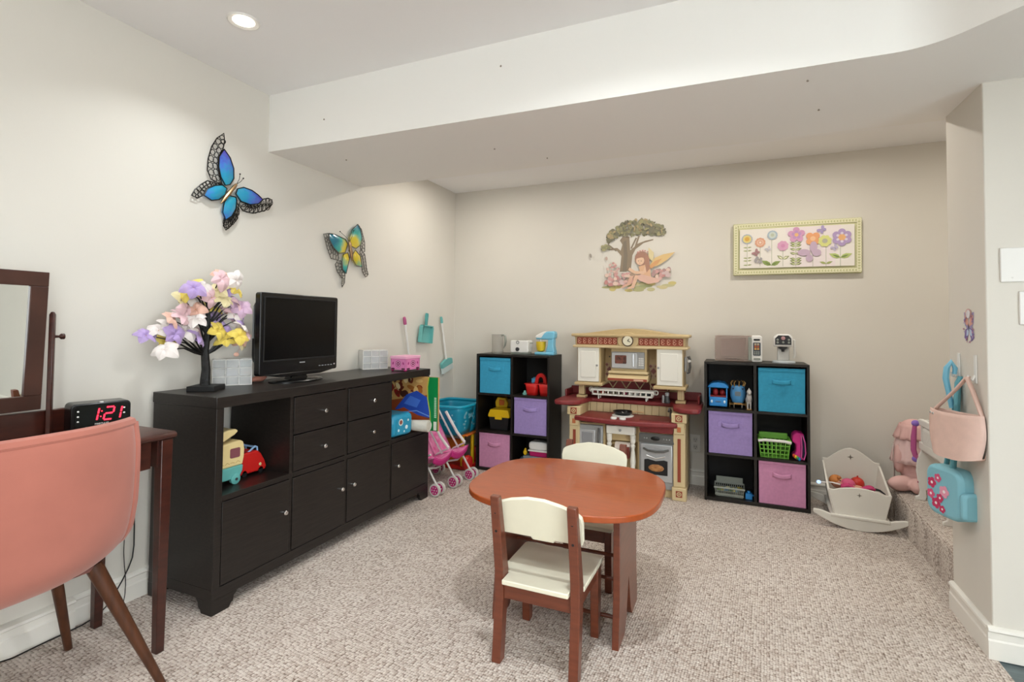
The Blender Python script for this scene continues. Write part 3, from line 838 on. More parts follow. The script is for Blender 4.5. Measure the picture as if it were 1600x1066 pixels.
for x0, x1, y0, y1 in ((0.160, 0.200, 0.525, 0.565), (-0.195, -0.155, 0.525, 0.565), (0.160, 0.200, -0.57, -0.53), (-0.195, -0.155, -0.57, -0.53)):
    G().box(x0, x1, y0, y1, 0.0, 0.728, tx=0.006, ty=0.006).done('leg', MAHOG, va, bevel=0.003)
# gallery rail, posts and mirror
G().box(-0.150, -0.130, -0.50, 0.46, 0.752, 0.832).done('gallery_rail', MAHOG, va, bevel=0.003)
for y in (-0.385, 0.352):
    G().tube([(-0.118, y, 0.752), (-0.118, y, 1.155), (-0.118, y, 1.165)], [0.011, 0.011, 0.006], 4).done('mirror_post', MAHOG, va, bevel=0.003)
    s = 1 if y > 0 else -1
    G().lathe([(0.005, 0), (0.004, 0.012), (0.010, 0.018), (0.010, 0.026), (0.0001, 0.030)], 14, M=rx(-s*PI/2)).done('pivot_knob', MAHOG, va, loc=(-0.118, y+s*0.008, 1.081))
MT = TR(-0.115, -0.017, 1.068) @ ry(R(3))
mh, mw, fw = 0.228, 0.345, 0.048
g = G()
ring = [(-mw, -mh, mw, -mh+fw), (-mw, mh-fw, mw, mh), (-mw, -mh+fw, -mw+fw, mh-fw), (mw-fw, -mh+fw, mw, mh-fw)]
for a, b, c, d in ring: g.box(-0.010, 0.012, a, c, b, d, M=MT)
fr = g.done('mirror_frame', mat('mirror_frame_wood', '#41261d', 0.4, var=(9, 0.25), coat=0.1), va, bevel=0.002)
G().box(-0.004, 0.004, -mw+fw-0.004, mw-fw+0.004, -mh+fw-0.004, mh-fw+0.004, M=MT).done('mirror_glass', mat('mirror', '#e6e6e2', 0.01, metal=1.0), fr)

# ------------------------------------------------------------ alarm clock
ck = thing('alarm_clock', 'black alarm clock with red digits and silver front on the vanity', 'clock', (-2.035, 1.075, 0.752), rz=R(-14))
ck.scale = (0.85, 0.85, 0.92)
pf = rrect(-0.098, 0.098, 0.0, 0.112, 0.016)
G().prism(pf, 'yz', -0.055, 0.045).done('case', BLACKP, ck, bevel=0.005, seg=3)
G().prism(rrect(-0.086, 0.086, 0.022, 0.104, 0.012), 'yz', 0.0452, 0.0468).done('display_window', mat('clock_window', '#0a0d0b', 0.12), ck)
LED = mat('red_led', '#ff2a3c', 0.5, emit=('#ff2038', 2.2))
def digit(t, segs, y0, z0, w=0.028, h=0.046, th=0.0055, sl=0.18):
    S = {'a': (0, h, w, h), 'g': (0, h/2, w, h/2), 'd': (0, 0, w, 0), 'f': (0, h/2, 0, h), 'b': (w, h/2, w, h), 'e': (0, 0, 0, h/2), 'c': (w, 0, w, h/2)}
    g = G()
    for s in segs:
        a, b, c, d = S[s]
        if a == c: pts = [(a-th/2, b+0.002), (a+th/2, b+0.002), (a+th/2, d-0.002), (a-th/2, d-0.002)]
        else: pts = [(a+0.002, b-th/2), (c-0.002, b-th/2), (c-0.002, b+th/2), (a+0.002, b+th/2)]
        g.prism([(y0+u+sl*v, z0+v) for u, v in pts], 'yz', 0.047, 0.0482)
    return g
digit(ck, 'bc', -0.045, 0.047).done('led_digit', LED, ck)
digit(ck, 'abged', 0.005, 0.047).done('led_digit', LED, ck)
digit(ck, 'bc', 0.031, 0.047).done('led_digit', LED, ck)
G().box(0.047, 0.0482, -0.006, -0.002, 0.058, 0.062).box(0.047, 0.0482, -0.003, 0.001, 0.078, 0.082).done('led_colon', LED, ck)
text('brand_lettering', 'MARTULES', 0.0095, WHITEP, ck, (0.0484, 0.0, 0.034), (R(90), 0, R(90)))
G().prism([(-0.075, 0.001), (0.07, 0.001), (0.06, 0.020), (0.05, 0.026), (-0.052, 0.026), (-0.062, 0.020)], 'yz', 0.045, 0.060).done('silver_front', mat('brushed_silver', '#b5b6b8', 0.3, metal=0.4), ck, bevel=0.002)
for y in (-0.030, 0.028): G().box(0.0602, 0.0612, y-0.008, y+0.008, 0.010, 0.016).done('usb_port', BLACKM, ck)
for y, z in ((-0.076, 0.085), (-0.076, 0.066), (-0.076, 0.048), (0.074, 0.085), (0.074, 0.066)): G().ell((0.0472, y, z), (0.0012, 0.004, 0.003), 5).done('indicator', WHITEP, ck)
G().box(0.03, 0.042, -0.005, 0.005, 0.111, 0.1145).done('snooze_mark', WHITEP, ck)

# ------------------------------------------------------------ pink velvet chair
pc = thing('velvet_chair', 'rose pink velvet shell chair with splayed walnut legs at the vanity', 'chair', (-1.83, 0.70, 0))
def shell(u, v):
    # u across (-1..1), v down the back then along the seat
    s = u*2-1
    P = [(0.245, 0.832), (0.252, 0.765), (0.248, 0.68), (0.238, 0.58), (0.215, 0.49), (0.165, 0.432), (0.08, 0.410), (-0.03, 0.405), (-0.15, 0.408), (-0.245, 0.415)]
    q = v*(len(P)-1); i = min(int(q), len(P)-2); t = q-i
    x = P[i][0]*(1-t)+P[i+1][0]*t; z = P[i][1]*(1-t)+P[i+1][1]*t
    w = 0.262 if v < 0.5 else 0.262-0.012*(v-0.5)*2
    if v < 0.62:
        k = max(0.0, 1-v/0.62)
        x -= 0.075*abs(s)**2.6*(0.45+0.55*k)
        z += 0.035*abs(s)**3*(1-k)*1.4
    else:
        z += 0.05*abs(s)**4
    cr = 1-0.06*max(0, v-0.15) if v < 0.5 else 0.98
    y = s*w*cr
    return (x, y, z)
G().sheet(shell, 20, 24).done('shell', PINKVEL, pc, solid=0.034, sub=1, loc=(0, 0, 0))
g = G()
g.sheet(lambda u, v: (0.17-0.41*v, (u*2-1)*0.225*(1-0.25*abs(v*2-1)**4), 0.455+0.03*(1-abs(u*2-1)**4)*(1-abs(v*2-1)**4)), 14, 14)
g.sheet(lambda u, v: (0.17-0.41*v, (u*2-1)*0.225*(1-0.25*abs(v*2-1)**4), 0.43), 14, 14)
g.done('seat_cushion', PINKVEL, pc)
# piping along the shell edge
edge = [Vector(shell(1.0, v/30)) + Vector((0, 0.004, 0)) for v in range(0, 20)]
edge2 = [Vector(shell(0.0, v/30)) - Vector((0, 0.004, 0)) for v in range(0, 20)]
G().tube(edge, 0.0165, 8).tube(edge2, 0.0165, 8).tube([Vector(shell(i/20, 0)) for i in range(21)], 0.0175, 8).done('edge_trim', PINKVEL, pc)
for s in (1, -1):
    G().tube([(0.115, s*0.205, 0.425), (0.20, s*0.365, 0.0)], [0.022, 0.011], 14).done('leg', WALNUT, pc)
    G().tube([(-0.20, s*0.245, 0.425), (-0.285, s*0.350, 0.0)], [0.020, 0.012], 14).done('leg', WALNUT, pc)
# ------------------------------------------------------------ power cords
CORD = mat('black_cord', '#0c0c0c', 0.4)
o = G().tube([(0, 0, 0.62), (0.005, 0.01, 0.40), (0.01, 0.015, 0.20), (0.012, 0.0, 0.15), (0.012, -0.06, 0.05), (0.03, -0.12, 0.006), (0.028, -0.22, 0.005), (0.028, -0.33, 0.006), (0.05, -0.42, 0.006), (0.035, -0.52, 0.08), (0.02, -0.60, 0.22)], 0.003, 6).done('power_cord', CORD, loc=(-2.25, 1.315, 0), sub=1)
tag(o, 'black power cord trailing along the baseboard behind the pink chair', 'cord')
o = G().tube([(0, 0, 0.65), (0.004, 0.006, 0.35), (0.006, -0.005, 0.20), (0.010, 0.008, 0.12), (0.024, 0.0, 0.04), (0.03, -0.015, 0.005)], 0.0018, 6).done('thin_cord', CORD, loc=(-2.25, 1.292, 0), sub=1)
tag(o, 'thin grey-black wire hanging down the wall behind the vanity legs', 'cord')

# ------------------------------------------------------------ toy brooms and dustpan on the wall
BR = mat('pale_bristle', '#c9d3d0', 0.9, bump=(200, 0.5, 0.003))
bl = thing('toy_broom', 'toy broom with pink grip hanging on the wall behind the pink box', 'broom', (-2.235, 3.155, 1.188), tilt=(R(13), 0, 0))
G().cyl((0, 0, -0.05), (0, 0, -0.46), 0.009, n=10).done('handle', WHITEP, bl)
G().lathe([(0.004, 0.0), (0.010, -0.004), (0.013, -0.02), (0.013, -0.055), (0.010, -0.06)], 12).done('grip', mat('rose_grip', '#b85a88', 0.5), bl)
G().prism([(-0.02, -0.45), (0.02, -0.45), (0.075, -0.50), (-0.075, -0.50)], 'yz', -0.012, 0.012).done('head', PINKP, bl, bevel=0.003)
G().box(-0.012, 0.012, -0.075, 0.075, -0.54, -0.50).done('bristles', BR, bl)
bl = thing('toy_broom', 'toy broom with aqua grip and head hanging near the room corner', 'broom', (-2.235, 3.675, 1.198), tilt=(R(14), 0, 0))
G().cyl((0, 0, -0.04), (0, 0, -0.375), 0.009, n=10).done('handle', WHITEP, bl)
G().lathe([(0.004, 0.0), (0.010, -0.004), (0.012, -0.02), (0.012, -0.05), (0.010, -0.055)], 12).done('grip', AQUA, bl)
G().prism([(-0.02, -0.368), (0.02, -0.368), (0.078, -0.380), (0.085, -0.388), (0.085, -0.428), (-0.085, -0.428), (-0.085, -0.388), (-0.078, -0.380)], 'yz', -0.012, 0.012).done('head', AQUA, bl, bevel=0.003)
G().prism([(-0.080, -0.425), (0.080, -0.425), (0.088, -0.475), (-0.085, -0.475)], 'yz', -0.010, 0.010).done('bristles', BR, bl)
dp = thing('toy_dustpan', 'aqua toy dustpan hung by its handle on the wall', 'dustpan', (-2.235, 3.445, 1.222), tilt=(R(-5), 0, 0))
G().prism([(-0.085, -0.235), (0.078, -0.235), (0.085, -0.115), (0.070, -0.098), (-0.062, -0.098), (-0.075, -0.115)], 'yz', -0.004, 0.004).done('pan', AQUA, dp, bevel=0.002)
G().prism([(-0.085, -0.235), (-0.078, -0.235), (-0.068, -0.105), (-0.062, -0.098), (-0.075, -0.115)], 'yz', 0.004, 0.03).prism([(0.070, -0.235), (0.078, -0.235), (0.085, -0.115), (0.070, -0.098)], 'yz', 0.004, 0.03).box(0.004, 0.03, -0.07, 0.078, -0.106, -0.098).done('rim', AQUA, dp, bevel=0.002)
G().prism([(-0.010, -0.100), (0.016, -0.100), (0.024, -0.02), (0.020, 0.0), (-0.008, 0.0), (-0.014, -0.02)], 'yz', 0.0, 0.014).done('handle', mat('aqua_dark', '#4f9c9a', 0.5), dp, bevel=0.004)

# ------------------------------------------------------------ twin doll stroller
st = thing('doll_stroller', 'white-framed twin doll stroller with pink print seats beside the sideboard', 'doll stroller', (-1.785, 3.165, 0), rz=R(-5))
WTUBE = mat('white_tube', '#dedbd8', 0.35)
HUBP = mat('wheel_pink', '#c21f77', 0.4)
PSEAT = mat('pink_print_cloth', '#dd5f9c', 0.8, var=(28, 0.0), col2='#e79cc0', bump=(40, 0.3, 0.01))
WY = [-0.215, -0.01, 0.195]
def wheelpair(x, y):
    for dy in (-0.026, 0.026):
        w = G().lathe([(0.030, -0.009), (0.041, -0.008), (0.042, 0.0), (0.041, 0.008), (0.030, 0.009)], 24, M=rx(PI/2)).done('wheel', OFFW, st, loc=(x, y+dy, 0.042))
        G().cyl((0, -0.0105, 0), (0, 0.0105, 0), 0.030, n=20).done('hub', HUBP, w)
        g = G()
        for k in range(6): g.ell((0.019*math.cos(k*PI/3), -0.0108, 0.019*math.sin(k*PI/3)), (0.0045, 0.001, 0.0045), 5)
        g.cyl((0, -0.012, 0), (0, 0.012, 0), 0.005, n=10).done('hub_dots', OFFW, w)
    G().cyl((x, y-0.036, 0.042), (x, y+0.036, 0.042), 0.006, n=8).done('axle', WTUBE, st)
for y in WY:
    wheelpair(0.0, y); wheelpair(-0.30, y)
    G().tube([(0.0, y, 0.055), (-0.06, y, 0.14), (-0.20, y, 0.33), (-0.33, y, 0.52), (-0.36, y, 0.56)], 0.007, 8).done('frame_tube', WTUBE, st)
    G().tube([(-0.30, y, 0.055), (-0.16, y, 0.21), (-0.06, y, 0.26)], 0.007, 8).done('frame_tube', WTUBE, st)
G().tube([(-0.085, -0.215, 0.165), (-0.075, -0.13, 0.15), (-0.085, 0.0, 0.165), (-0.075, 0.12, 0.15), (-0.085, 0.195, 0.165)], 0.007, 8).done('cross_bar', WTUBE, st)
G().tube([(-0.25, -0.215, 0.10), (-0.25, 0.0, 0.09), (-0.25, 0.195, 0.10)], 0.007, 8).done('cross_bar', WTUBE, st)
for a, b in ((WY[0], WY[1]), (WY[1], WY[2])):
    G().sheet(lambda u, v: (-0.03-0.02*v*0-0.15*min(v*2, 1)-0.17*max(0, v*2-1), a+(b-a)*u, 0.245-0.045*math.sin(PI*u)*0.8-0.05*min(v*2, 1)+0.285*max(0, v*2-1)), 10, 10).done('seat', PSEAT, st, solid=0.006)
    g = G()
    g.sheet(lambda u, v: (-0.03-0.012*v, a+(b-a)*u, 0.25-0.045*v-0.036*math.sin(PI*u)), 8, 3)
    g.done('seat_edge', HOTPINK, st, solid=0.004)
for y in WY[1:]:
    G().tube([(-0.06, y, 0.262), (-0.13, y, 0.33), (-0.235, y, 0.475)], 0.0105, 8).done('white_strap', WTUBE, st)

# ------------------------------------------------------------ toy stand with yellow posts, basket on top
ts = thing('activity_stand', 'red toy stand with yellow posts behind the stroller', 'toy', (-2.05, 3.66, 0))
G().box(-0.13, 0.16, -0.13, 0.13, 0.0, 0.03).done('base', RED, ts, bevel=0.01)
G().box(-0.14, 0.155, -0.14, 0.13, 0.265, 0.279).done('top_plate', ORANGE, ts, bevel=0.005)
for x, y in ((-0.11, -0.10), (0.10, -0.11), (0.13, 0.0), (0.13, 0.095), (-0.11, 0.10)):
    G().tube([(x, y, 0.03), (x, y, 0.265)], 0.015, 12).done('post', YELLOW, ts)
G().box(-0.10, 0.09, -0.095, -0.075, 0.05, 0.23).done('panel', ORANGE, ts, bevel=0.004)
G().box(0.10, 0.15, 0.03, 0.115, 0.03, 0.15).done('side_panel', RED, ts, bevel=0.012)
G().lathe([(0.02, -0.03), (0.05, -0.022), (0.058, 0.0), (0.05, 0.022), (0.02, 0.03)], 22, M=ry(PI/2)).done('ball_wheel', RED, ts, loc=(0.14, -0.10, 0.058))
lb = thing('laundry_basket', 'turquoise plastic laundry basket perched on the toy stand', 'basket', (-2.068, 3.62, 0.283))
def bas(u, v):
    w = 0.142+0.038*v; d = 0.165+0.048*v
    a = 2*PI*u
    n_ = 0.35
    cx, cy = math.cos(a), math.sin(a)
    return (w*math.copysign(abs(cx)**n_, cx), d*math.copysign(abs(cy)**n_, cy), 0.215*v)
G().sheet(bas, 48, 6).done('basket_wall', TEALP, lb, solid=0.005)
G().add([(bas(i/48, 0)) for i in range(48)], [tuple(range(48))]).done('basket_floor', TEALP, lb, solid=0.005)
rim = [Vector(bas(i/48, 1)) for i in range(48)]
G().tube([p+Vector((0, 0, 0.004)) for p in rim], 0.011, 8, closed=True).done('rim', mat('teal_rim', '#1a9dbb', 0.3), lb)
HOLE = mat('cut_out_pale_blue', '#7fb6c4', 0.6)  # pale blue discs on the basket wall stand for its holes
random.seed(12)
for k in range(26):
    y = random.uniform(-0.14, 0.14); z = random.uniform(0.05, 0.17)
    x = 0.142+0.038*z/0.215
    r = random.uniform(0.006, 0.011)
    G().cyl((x+0.001, y, z), (x+0.0045, y, z), r, n=10).done('cut_out', HOLE, lb)
for k in range(14):
    x = random.uniform(-0.11, 0.11); z = random.uniform(0.05, 0.17)
    y = -(0.165+0.048*z/0.215)
    r = random.uniform(0.006, 0.011)
    G().cyl((x, y-0.001, z), (x, y-0.0045, z), r, n=10).done('cut_out', HOLE, lb)

# ------------------------------------------------------------ children's table
tb = thing('kids_table', 'low cherry wood kids table with a rounded top', 'table', (-0.615, 2.005, 0))
ol = []
for i in range(64):
    a = 2*PI*i/64
    c, s = math.cos(a), math.sin(a)
    e = 2/3.0
    ol.append((0.372*math.copysign(abs(c)**e, c), 0.338*math.copysign(abs(s)**e, s)))
G().prism(ol, 'xy', 0.480, 0.503).done('table_top', CHERRYTOP, tb, bevel=0.004, seg=3)
for s in (-1, 1):
    x0 = s*0.232-0.012
    pf = [(-0.188, 0.0), (-0.075, 0.0), (-0.045, 0.04), (0.0, 0.175), (0.045, 0.04), (0.075, 0.0), (0.188, 0.0), (0.185, 0.05), (0.170, 0.16), (0.165, 0.48), (-0.165, 0.48), (-0.170, 0.16), (-0.185, 0.05)]
    G().prism(pf, 'yz', x0, x0+0.024).done('leg_panel', CHERRY, tb, bevel=0.002)
for y, z in ((0.0, 0.245), (-0.02, 0.165), (-0.09, 0.06)):
    G().cyl((-0.222, y, z), (0.222, y, z), 0.007, n=10).done('dowel', CHERRY, tb)

# ------------------------------------------------------------ children's chairs
def kidchair(label, loc, a):
    t = thing('kids_chair', label, 'chair', loc, a, 'kids chairs at the table')
    # local: front +y, back -y
    g = G()
    for s in (-1, 1):
        x0, x1 = (s*0.150, s*0.118) if s < 0 else (0.118, 0.150)
        pf = [(-0.168, 0.0), (-0.128, 0.0), (-0.105, 0.20), (-0.100, 0.29), (-0.165, 0.555), (-0.170, 0.562), (-0.192, 0.560), (-0.150, 0.30), (-0.146, 0.21)]
        p = G().prism(pf, 'yz', x0, x1).done('back_post', CHERRY, t, bevel=0.003)
        for z, y in ((0.505, -0.181), (0.44, -0.172)):
            G().cyl((s*0.134, y+0.004, z), (s*0.134, y-0.002, z), 0.0045, n=10).done('bolt', BLACKM, p)
        qf = [(0.105, 0.0), (0.138, 0.0), (0.150, 0.20), (0.150, 0.262), (0.100, 0.262), (0.098, 0.20)]
        G().prism(qf, 'yz', s*0.134-0.015, s*0.134+0.015).done('front_leg', CHERRY, t, bevel=0.003)
        G().box(s*0.134-0.009, s*0.134+0.009, -0.11, 0.105, 0.215, 0.262).done('side_rail', CHERRY, t, bevel=0.002)
    G().box(-0.12, 0.12, -0.138, -0.120, 0.205, 0.262).done('rear_rail', CHERRY, t, bevel=0.002)
    G().box(-0.12, 0.12, 0.118, 0.136, 0.205, 0.262).done('front_rail', CHERRY, t, bevel=0.002)
    # seat with notches round the posts
    sp = [(-0.116, -0.165), (0.116, -0.165), (0.116, -0.098), (0.152, -0.098), (0.156, 0.150), (0.146, 0.160), (-0.146, 0.160), (-0.156, 0.150), (-0.152, -0.098), (-0.116, -0.098)]
    G().prism(sp, 'xy', 0.262, 0.278).done('seat', CREAM, t, bevel=0.003)
    # curved back panel fixed to the front of the posts
    bp = [(-0.152, 0.425), (-0.158, 0.44), (-0.160, 0.50), (-0.156, 0.522), (-0.140, 0.535), (-0.09, 0.553), (-0.03, 0.565), (0.03, 0.565), (0.09, 0.553), (0.140, 0.535), (0.156, 0.522), (0.160, 0.50), (0.158, 0.44), (0.152, 0.425), (0.06, 0.425), (0.055, 0.416), (-0.02, 0.416), (-0.025, 0.425)]
    M = TR(0, -0.118, 0.40) @ rx(R(13.5)) @ TR(0, 0, -0.40)
    G().prism(bp, 'xz', -0.006, 0.010, M=M).done('back_panel', CREAM, t, bevel=0.003)
    return t
kidchair('cream and cherry kids chair with its back to the open floor', (-0.602, 1.755, 0), 0)
kidchair('cream and cherry kids chair between the table and the play kitchen', (-0.625, 2.325, 0), PI)
# ------------------------------------------------------------ cube shelves
def cubeshelf(label, loc):
    t = thing('cube_shelf', label, 'shelf', loc)
    W, D, H, T = 0.608, 0.295, 0.905, 0.016
    G().box(0, T, 0, D, 0, H).done('side_panel', BLACKLAM, t, bevel=0.001)
    G().box(W-T, W, 0, D, 0, H).done('side_panel', BLACKLAM, t, bevel=0.001)
    G().box(T, W-T, 0, D, H-T, H).done('top', BLACKLAM, t, bevel=0.001)
    G().box(T, W-T, 0, D, 0.004, 0.004+T+0.004).done('bottom', BLACKLAM, t, bevel=0.001)
    G().box(W/2-T/2, W/2+T/2, 0.002, D, 0.024, H-T).done('divider', BLACKLAM, t)
    for a, b in ((T, W/2-T/2), (W/2+T/2, W-T)):
        for z in (0.300, 0.592):
            G().box(a, b, 0.002, D, z-T/2, z+T/2).done('shelf', BLACKLAM, t)
    G().box(T, W-T, D-0.004, D-0.001, 0.024, H-T).done('back_panel', BLACKM, t)
    return t
S1 = (-1.862, 3.605, 0)
S2 = (-0.178, 3.620, 0)
cubeshelf('black six-cube shelf in the corner beside the play kitchen', S1)
cubeshelf('black six-cube shelf next to the white doll cradle', S2)
def bin_(label, S, col, row, m):
    x = S[0]+0.016+0.008+(0.296 if col else 0)
    z = (0.024, 0.308, 0.600)[row]
    W, H = 0.262, (0.268, 0.274, 0.276)[row]
    t = thing('storage_bin', label, 'bin', (x+W/2+random.uniform(-0.003, 0.003), S[1]+0.012, z))
    g = G()
    n = 10
    def front(u, v):
        k = math.sin(PI*u)*math.sin(PI*v)
        return ((u-0.5)*W*(1.0-0.02*(1-v)), -0.004*k, 0.001+v*H)
    g.sheet(front, n, n)
    g.box(-W/2*0.99, W/2*0.99, 0.0005, 0.262, 0.001, H-0.012)
    g.done('fabric_box', m, t)
    G().box(-W/2, W/2, -0.0045, 0.0005, H-0.020, H-0.001).done('hem', m, t, bevel=0.002)
    g = G()
    zc = H*0.70
    g.sheet(lambda u, v: ((u-0.5)*0.105, -0.004-0.020*math.sin(PI*u)**0.7, zc+0.014-0.028*v-0.006*math.sin(PI*u)), 12, 3)
    g.done('handle', m, t, solid=0.003)
    for xs in (-0.0625, 0.0625):
        G().box(xs-0.0125, xs+0.0125, -0.0055, 0.0, zc-0.016, zc+0.016).done('handle_patch', m, t, bevel=0.001)
    return t
random.seed(5)
bin_('blue fabric bin at the top of the corner shelf', S1, 0, 2, BLUEF)
bin_('purple fabric bin under the red caddy', S1, 1, 1, PURPF)
bin_('pink fabric bin under the yellow toolbox', S1, 0, 0, PINKF)
bin_('blue fabric bin below the toy coffee machine', S2, 1, 2, BLUEF)
bin_('purple fabric bin beneath the blue toy bus', S2, 0, 1, PURPF)
bin_('pink fabric bin under the green basket', S2, 1, 0, PINKF)

# ------------------------------------------------------------ corner shelf: things inside
cd_ = thing('red_caddy', 'red plastic caddy with a looped handle on the corner shelf', 'caddy', (-1.365, 3.71, 0.6005))
def tubwall(g, w, d, h, tp=0.012, cx=0, cy=0, z=0):
    n_ = 0.4
    def f(u, v):
        a = 2*PI*u; c, s = math.cos(a), math.sin(a)
        return (cx+(w-tp*(1-v))*math.copysign(abs(c)**n_, c), cy+(d-tp*(1-v))*math.copysign(abs(s)**n_, s), z+h*v)
    g.sheet(f, 32, 3)
    g.add([f(i/32, 0) for i in range(32)], [tuple(range(32))])
    return g
g = G(); tubwall(g, 0.050, 0.07, 0.085, cx=-0.052); g.done('tub', RED, cd_, solid=0.004)
g = G(); tubwall(g, 0.050, 0.07, 0.085, cx=0.056); g.done('tub', RED, cd_, solid=0.004)
G().box(-0.108, 0.11, -0.06, 0.06, 0.080, 0.087).done('rim_plate', RED, cd_, bevel=0.003)
G().prism([(-0.045, 0.085)]+[(0.008+0.045*math.cos(R(180-180*i/12)), 0.11+0.055*math.sin(R(180-180*i/12))) for i in range(13)]+[(0.058, 0.085), (0.030, 0.085)]+[(0.008+0.020*math.cos(R(180*i/10)), 0.108+0.028*math.sin(R(180*i/10))) for i in range(11)]+[(-0.014, 0.085)], 'xz', -0.012, 0.012).done('handle', RED, cd_, bevel=0.003)
tag(G().box(-0.022, 0.022, -0.02, 0.02, 0, 0.035).ell((0, 0, 0.036), (0.018, 0.016, 0.008), 6).done('glue_bottle', mat('blue_cap', '#4d93b8', 0.4), loc=(-1.415, 3.73, 0.688), bevel=0.004), 'small blue bottle standing in the red caddy', 'bottle')
tag(G().lathe([(0.016, 0), (0.018, 0.05), (0.014, 0.062), (0.0001, 0.066)], 14).done('paint_pot', mat('sage', '#9aa585', 0.5), loc=(-1.275, 3.735, 0.688)), 'pale sage pot standing at the end of the red caddy', 'pot')
tag(G().lathe([(0.020, 0), (0.020, 0.010), (0.012, 0.014), (0.008, 0.03), (0.0001, 0.032)], 14).done('small_stamp', mat('sea_green', '#6fa59c', 0.5), loc=(-1.475, 3.67, 0.6005)), 'little sea-green stamp lying left of the red caddy', 'toy')
tx = thing('toy_toolbox', 'black toy toolbox with a bright yellow lid', 'toolbox', (-1.690, 3.715, 0.3085))
G().box(-0.085, 0.085, -0.055, 0.06, 0, 0.10, tx=0.010, ty=0.006).done('box', BLACKM, tx, bevel=0.004)
G().prism([(-0.092, 0.10), (0.092, 0.10), (0.092, 0.118), (0.078, 0.160), (-0.074, 0.160), (-0.092, 0.118)], 'xz', -0.06, 0.064).done('lid', YELLOW, tx, bevel=0.005)
G().box(-0.03, 0.03, -0.066, -0.058, 0.085, 0.112).done('latch', YELLOW, tx, bevel=0.002)
tk = thing('toy_digger', 'yellow and amber toy digger tipped behind the toolbox', 'toy', (-1.735, 3.836, 0.3085), rz=R(12))
G().box(-0.05, 0.05, -0.025, 0.04, 0, 0.16).done('chassis', DARKG, tk, bevel=0.006)
G().prism([(-0.05, 0.155), (0.045, 0.155), (0.055, 0.19), (0.03, 0.235), (-0.035, 0.24), (-0.055, 0.2)], 'xz', -0.045, 0.03).done('cab', YELLOW, tk, bevel=0.006)
G().prism([(-0.02, 0.175), (0.02, 0.175), (0.025, 0.215), (-0.02, 0.22)], 'xz', -0.052, -0.044).done('bucket', ORANGE, tk, bevel=0.004)
G().box(0.04, 0.075, -0.03, 0.01, 0.16, 0.225).done('arm', mat('olive_plastic', '#7d6a2a', 0.5), tk, bevel=0.004)
ct = thing('lunch_tub', 'white-lidded magenta food tub on the corner shelf', 'tub', (-1.357, 3.70, 0.137))
G().box(-0.075, 0.075, -0.05, 0.06, 0, 0.045, tx=0.006, ty=0.006).done('tub', MAGENTA, ct, bevel=0.008)
G().box(-0.080, 0.080, -0.056, 0.066, 0.040, 0.052).done('rim', WHITEP, ct, bevel=0.004)
G().prism(rrect(-0.076, 0.076, 0.052, 0.112, 0.022), 'xz', -0.05, 0.06).done('lid', WHITEP, ct, bevel=0.012, seg=3)
sl = thing('slate_tray', 'shallow slate blue tray under the white-lidded tub', 'tray', (-1.385, 3.71, 0.0245))
g = G(); tubwall(g, 0.125, 0.075, 0.088, 0.02); g.done('tray', SLATEP, sl, solid=0.004)
G().torus((0, 0, 0.088), 1.0, 0.004, sx=0.124, sy=0.074, n=32).done('rim', SLATEP, sl)
tag(G().box(-0.10, 0.10, -0.05, 0.05, 0, 0.106).done('folded_cloth', mat('grey_cloth', '#7d8790', 0.9), loc=(-1.385, 3.71, 0.0305), bevel=0.01), 'folded grey cloth filling the slate tray', 'cloth')
tag(G().ell((0, 0, 0.022), (0.016, 0.016, 0.022), 8).ell((0.002, 0, 0.045), (0.010, 0.010, 0.010), 6).done('yellow_toy', YELLOW, loc=(-1.468, 3.67, 0.137)), 'small yellow toy figure beside the white-lidded tub', 'toy')

# ------------------------------------------------------------ corner shelf: things on top
TOP = 0.9055
SMOKE = mat('smoke_clear', '#b9b4aa', 0.12, alpha=0.26)
pt = thing('toy_pitcher', 'clear smoky toy blender jug with a grey handle', 'pitcher', (-1.745, 3.745, TOP))
G().lathe([(0.046, 0.0), (0.047, 0.018), (0.044, 0.03), (0.046, 0.148), (0.048, 0.152)], 28).done('jug', SMOKE, pt, solid=0.003)
G().lathe([(0.0001, 0.0), (0.044, 0.0), (0.044, 0.014), (0.0001, 0.016)], 24).done('base', mat('smoky_base', '#8d8a82', 0.4), pt)
G().tube([(0.040, -0.010, 0.140), (0.058, -0.016, 0.150), (0.074, -0.02, 0.140), (0.080, -0.02, 0.10), (0.072, -0.018, 0.065), (0.058, -0.014, 0.042)], [0.006, 0.008, 0.009, 0.009, 0.007, 0.003], 10).done('handle', GREYP, pt)
to = thing('toy_toaster', 'white toy toaster with a round dial and side lever', 'toaster', (-1.535, 3.735, TOP))
G().box(-0.072, 0.072, -0.04, 0.045, 0, 0.016).done('base', GREYP, to, bevel=0.004)
G().prism(rrect(-0.076, 0.076, 0.014, 0.108, 0.012), 'xz', -0.045, 0.05).done('body', WHITEP, to, bevel=0.006, seg=3)
G().cyl((-0.012, -0.045, 0.040), (-0.012, -0.054, 0.040), 0.015, n=20).done('dial', DARKG, to)
G().torus((-0.012, -0.0465, 0.093), 0.011, 0.0022, 'y', n=18).done('logo_ring', DARKG, to)
G().box(-0.05, 0.05, -0.022, -0.008, 0.1075, 0.1085).box(-0.05, 0.05, 0.012, 0.026, 0.1075, 0.1085).done('slot', BLACKM, to)
G().box(0.076, 0.100, -0.008, 0.008, 0.086, 0.092).done('lever', GREYP, to, bevel=0.002)
mx_ = thing('toy_mixer', 'light blue toy stand mixer with a yellow bowl', 'mixer', (-1.325, 3.735, TOP))
G().box(-0.085, 0.075, -0.04, 0.04, 0, 0.022).done('base', LBLUE, mx_, bevel=0.008, seg=3)
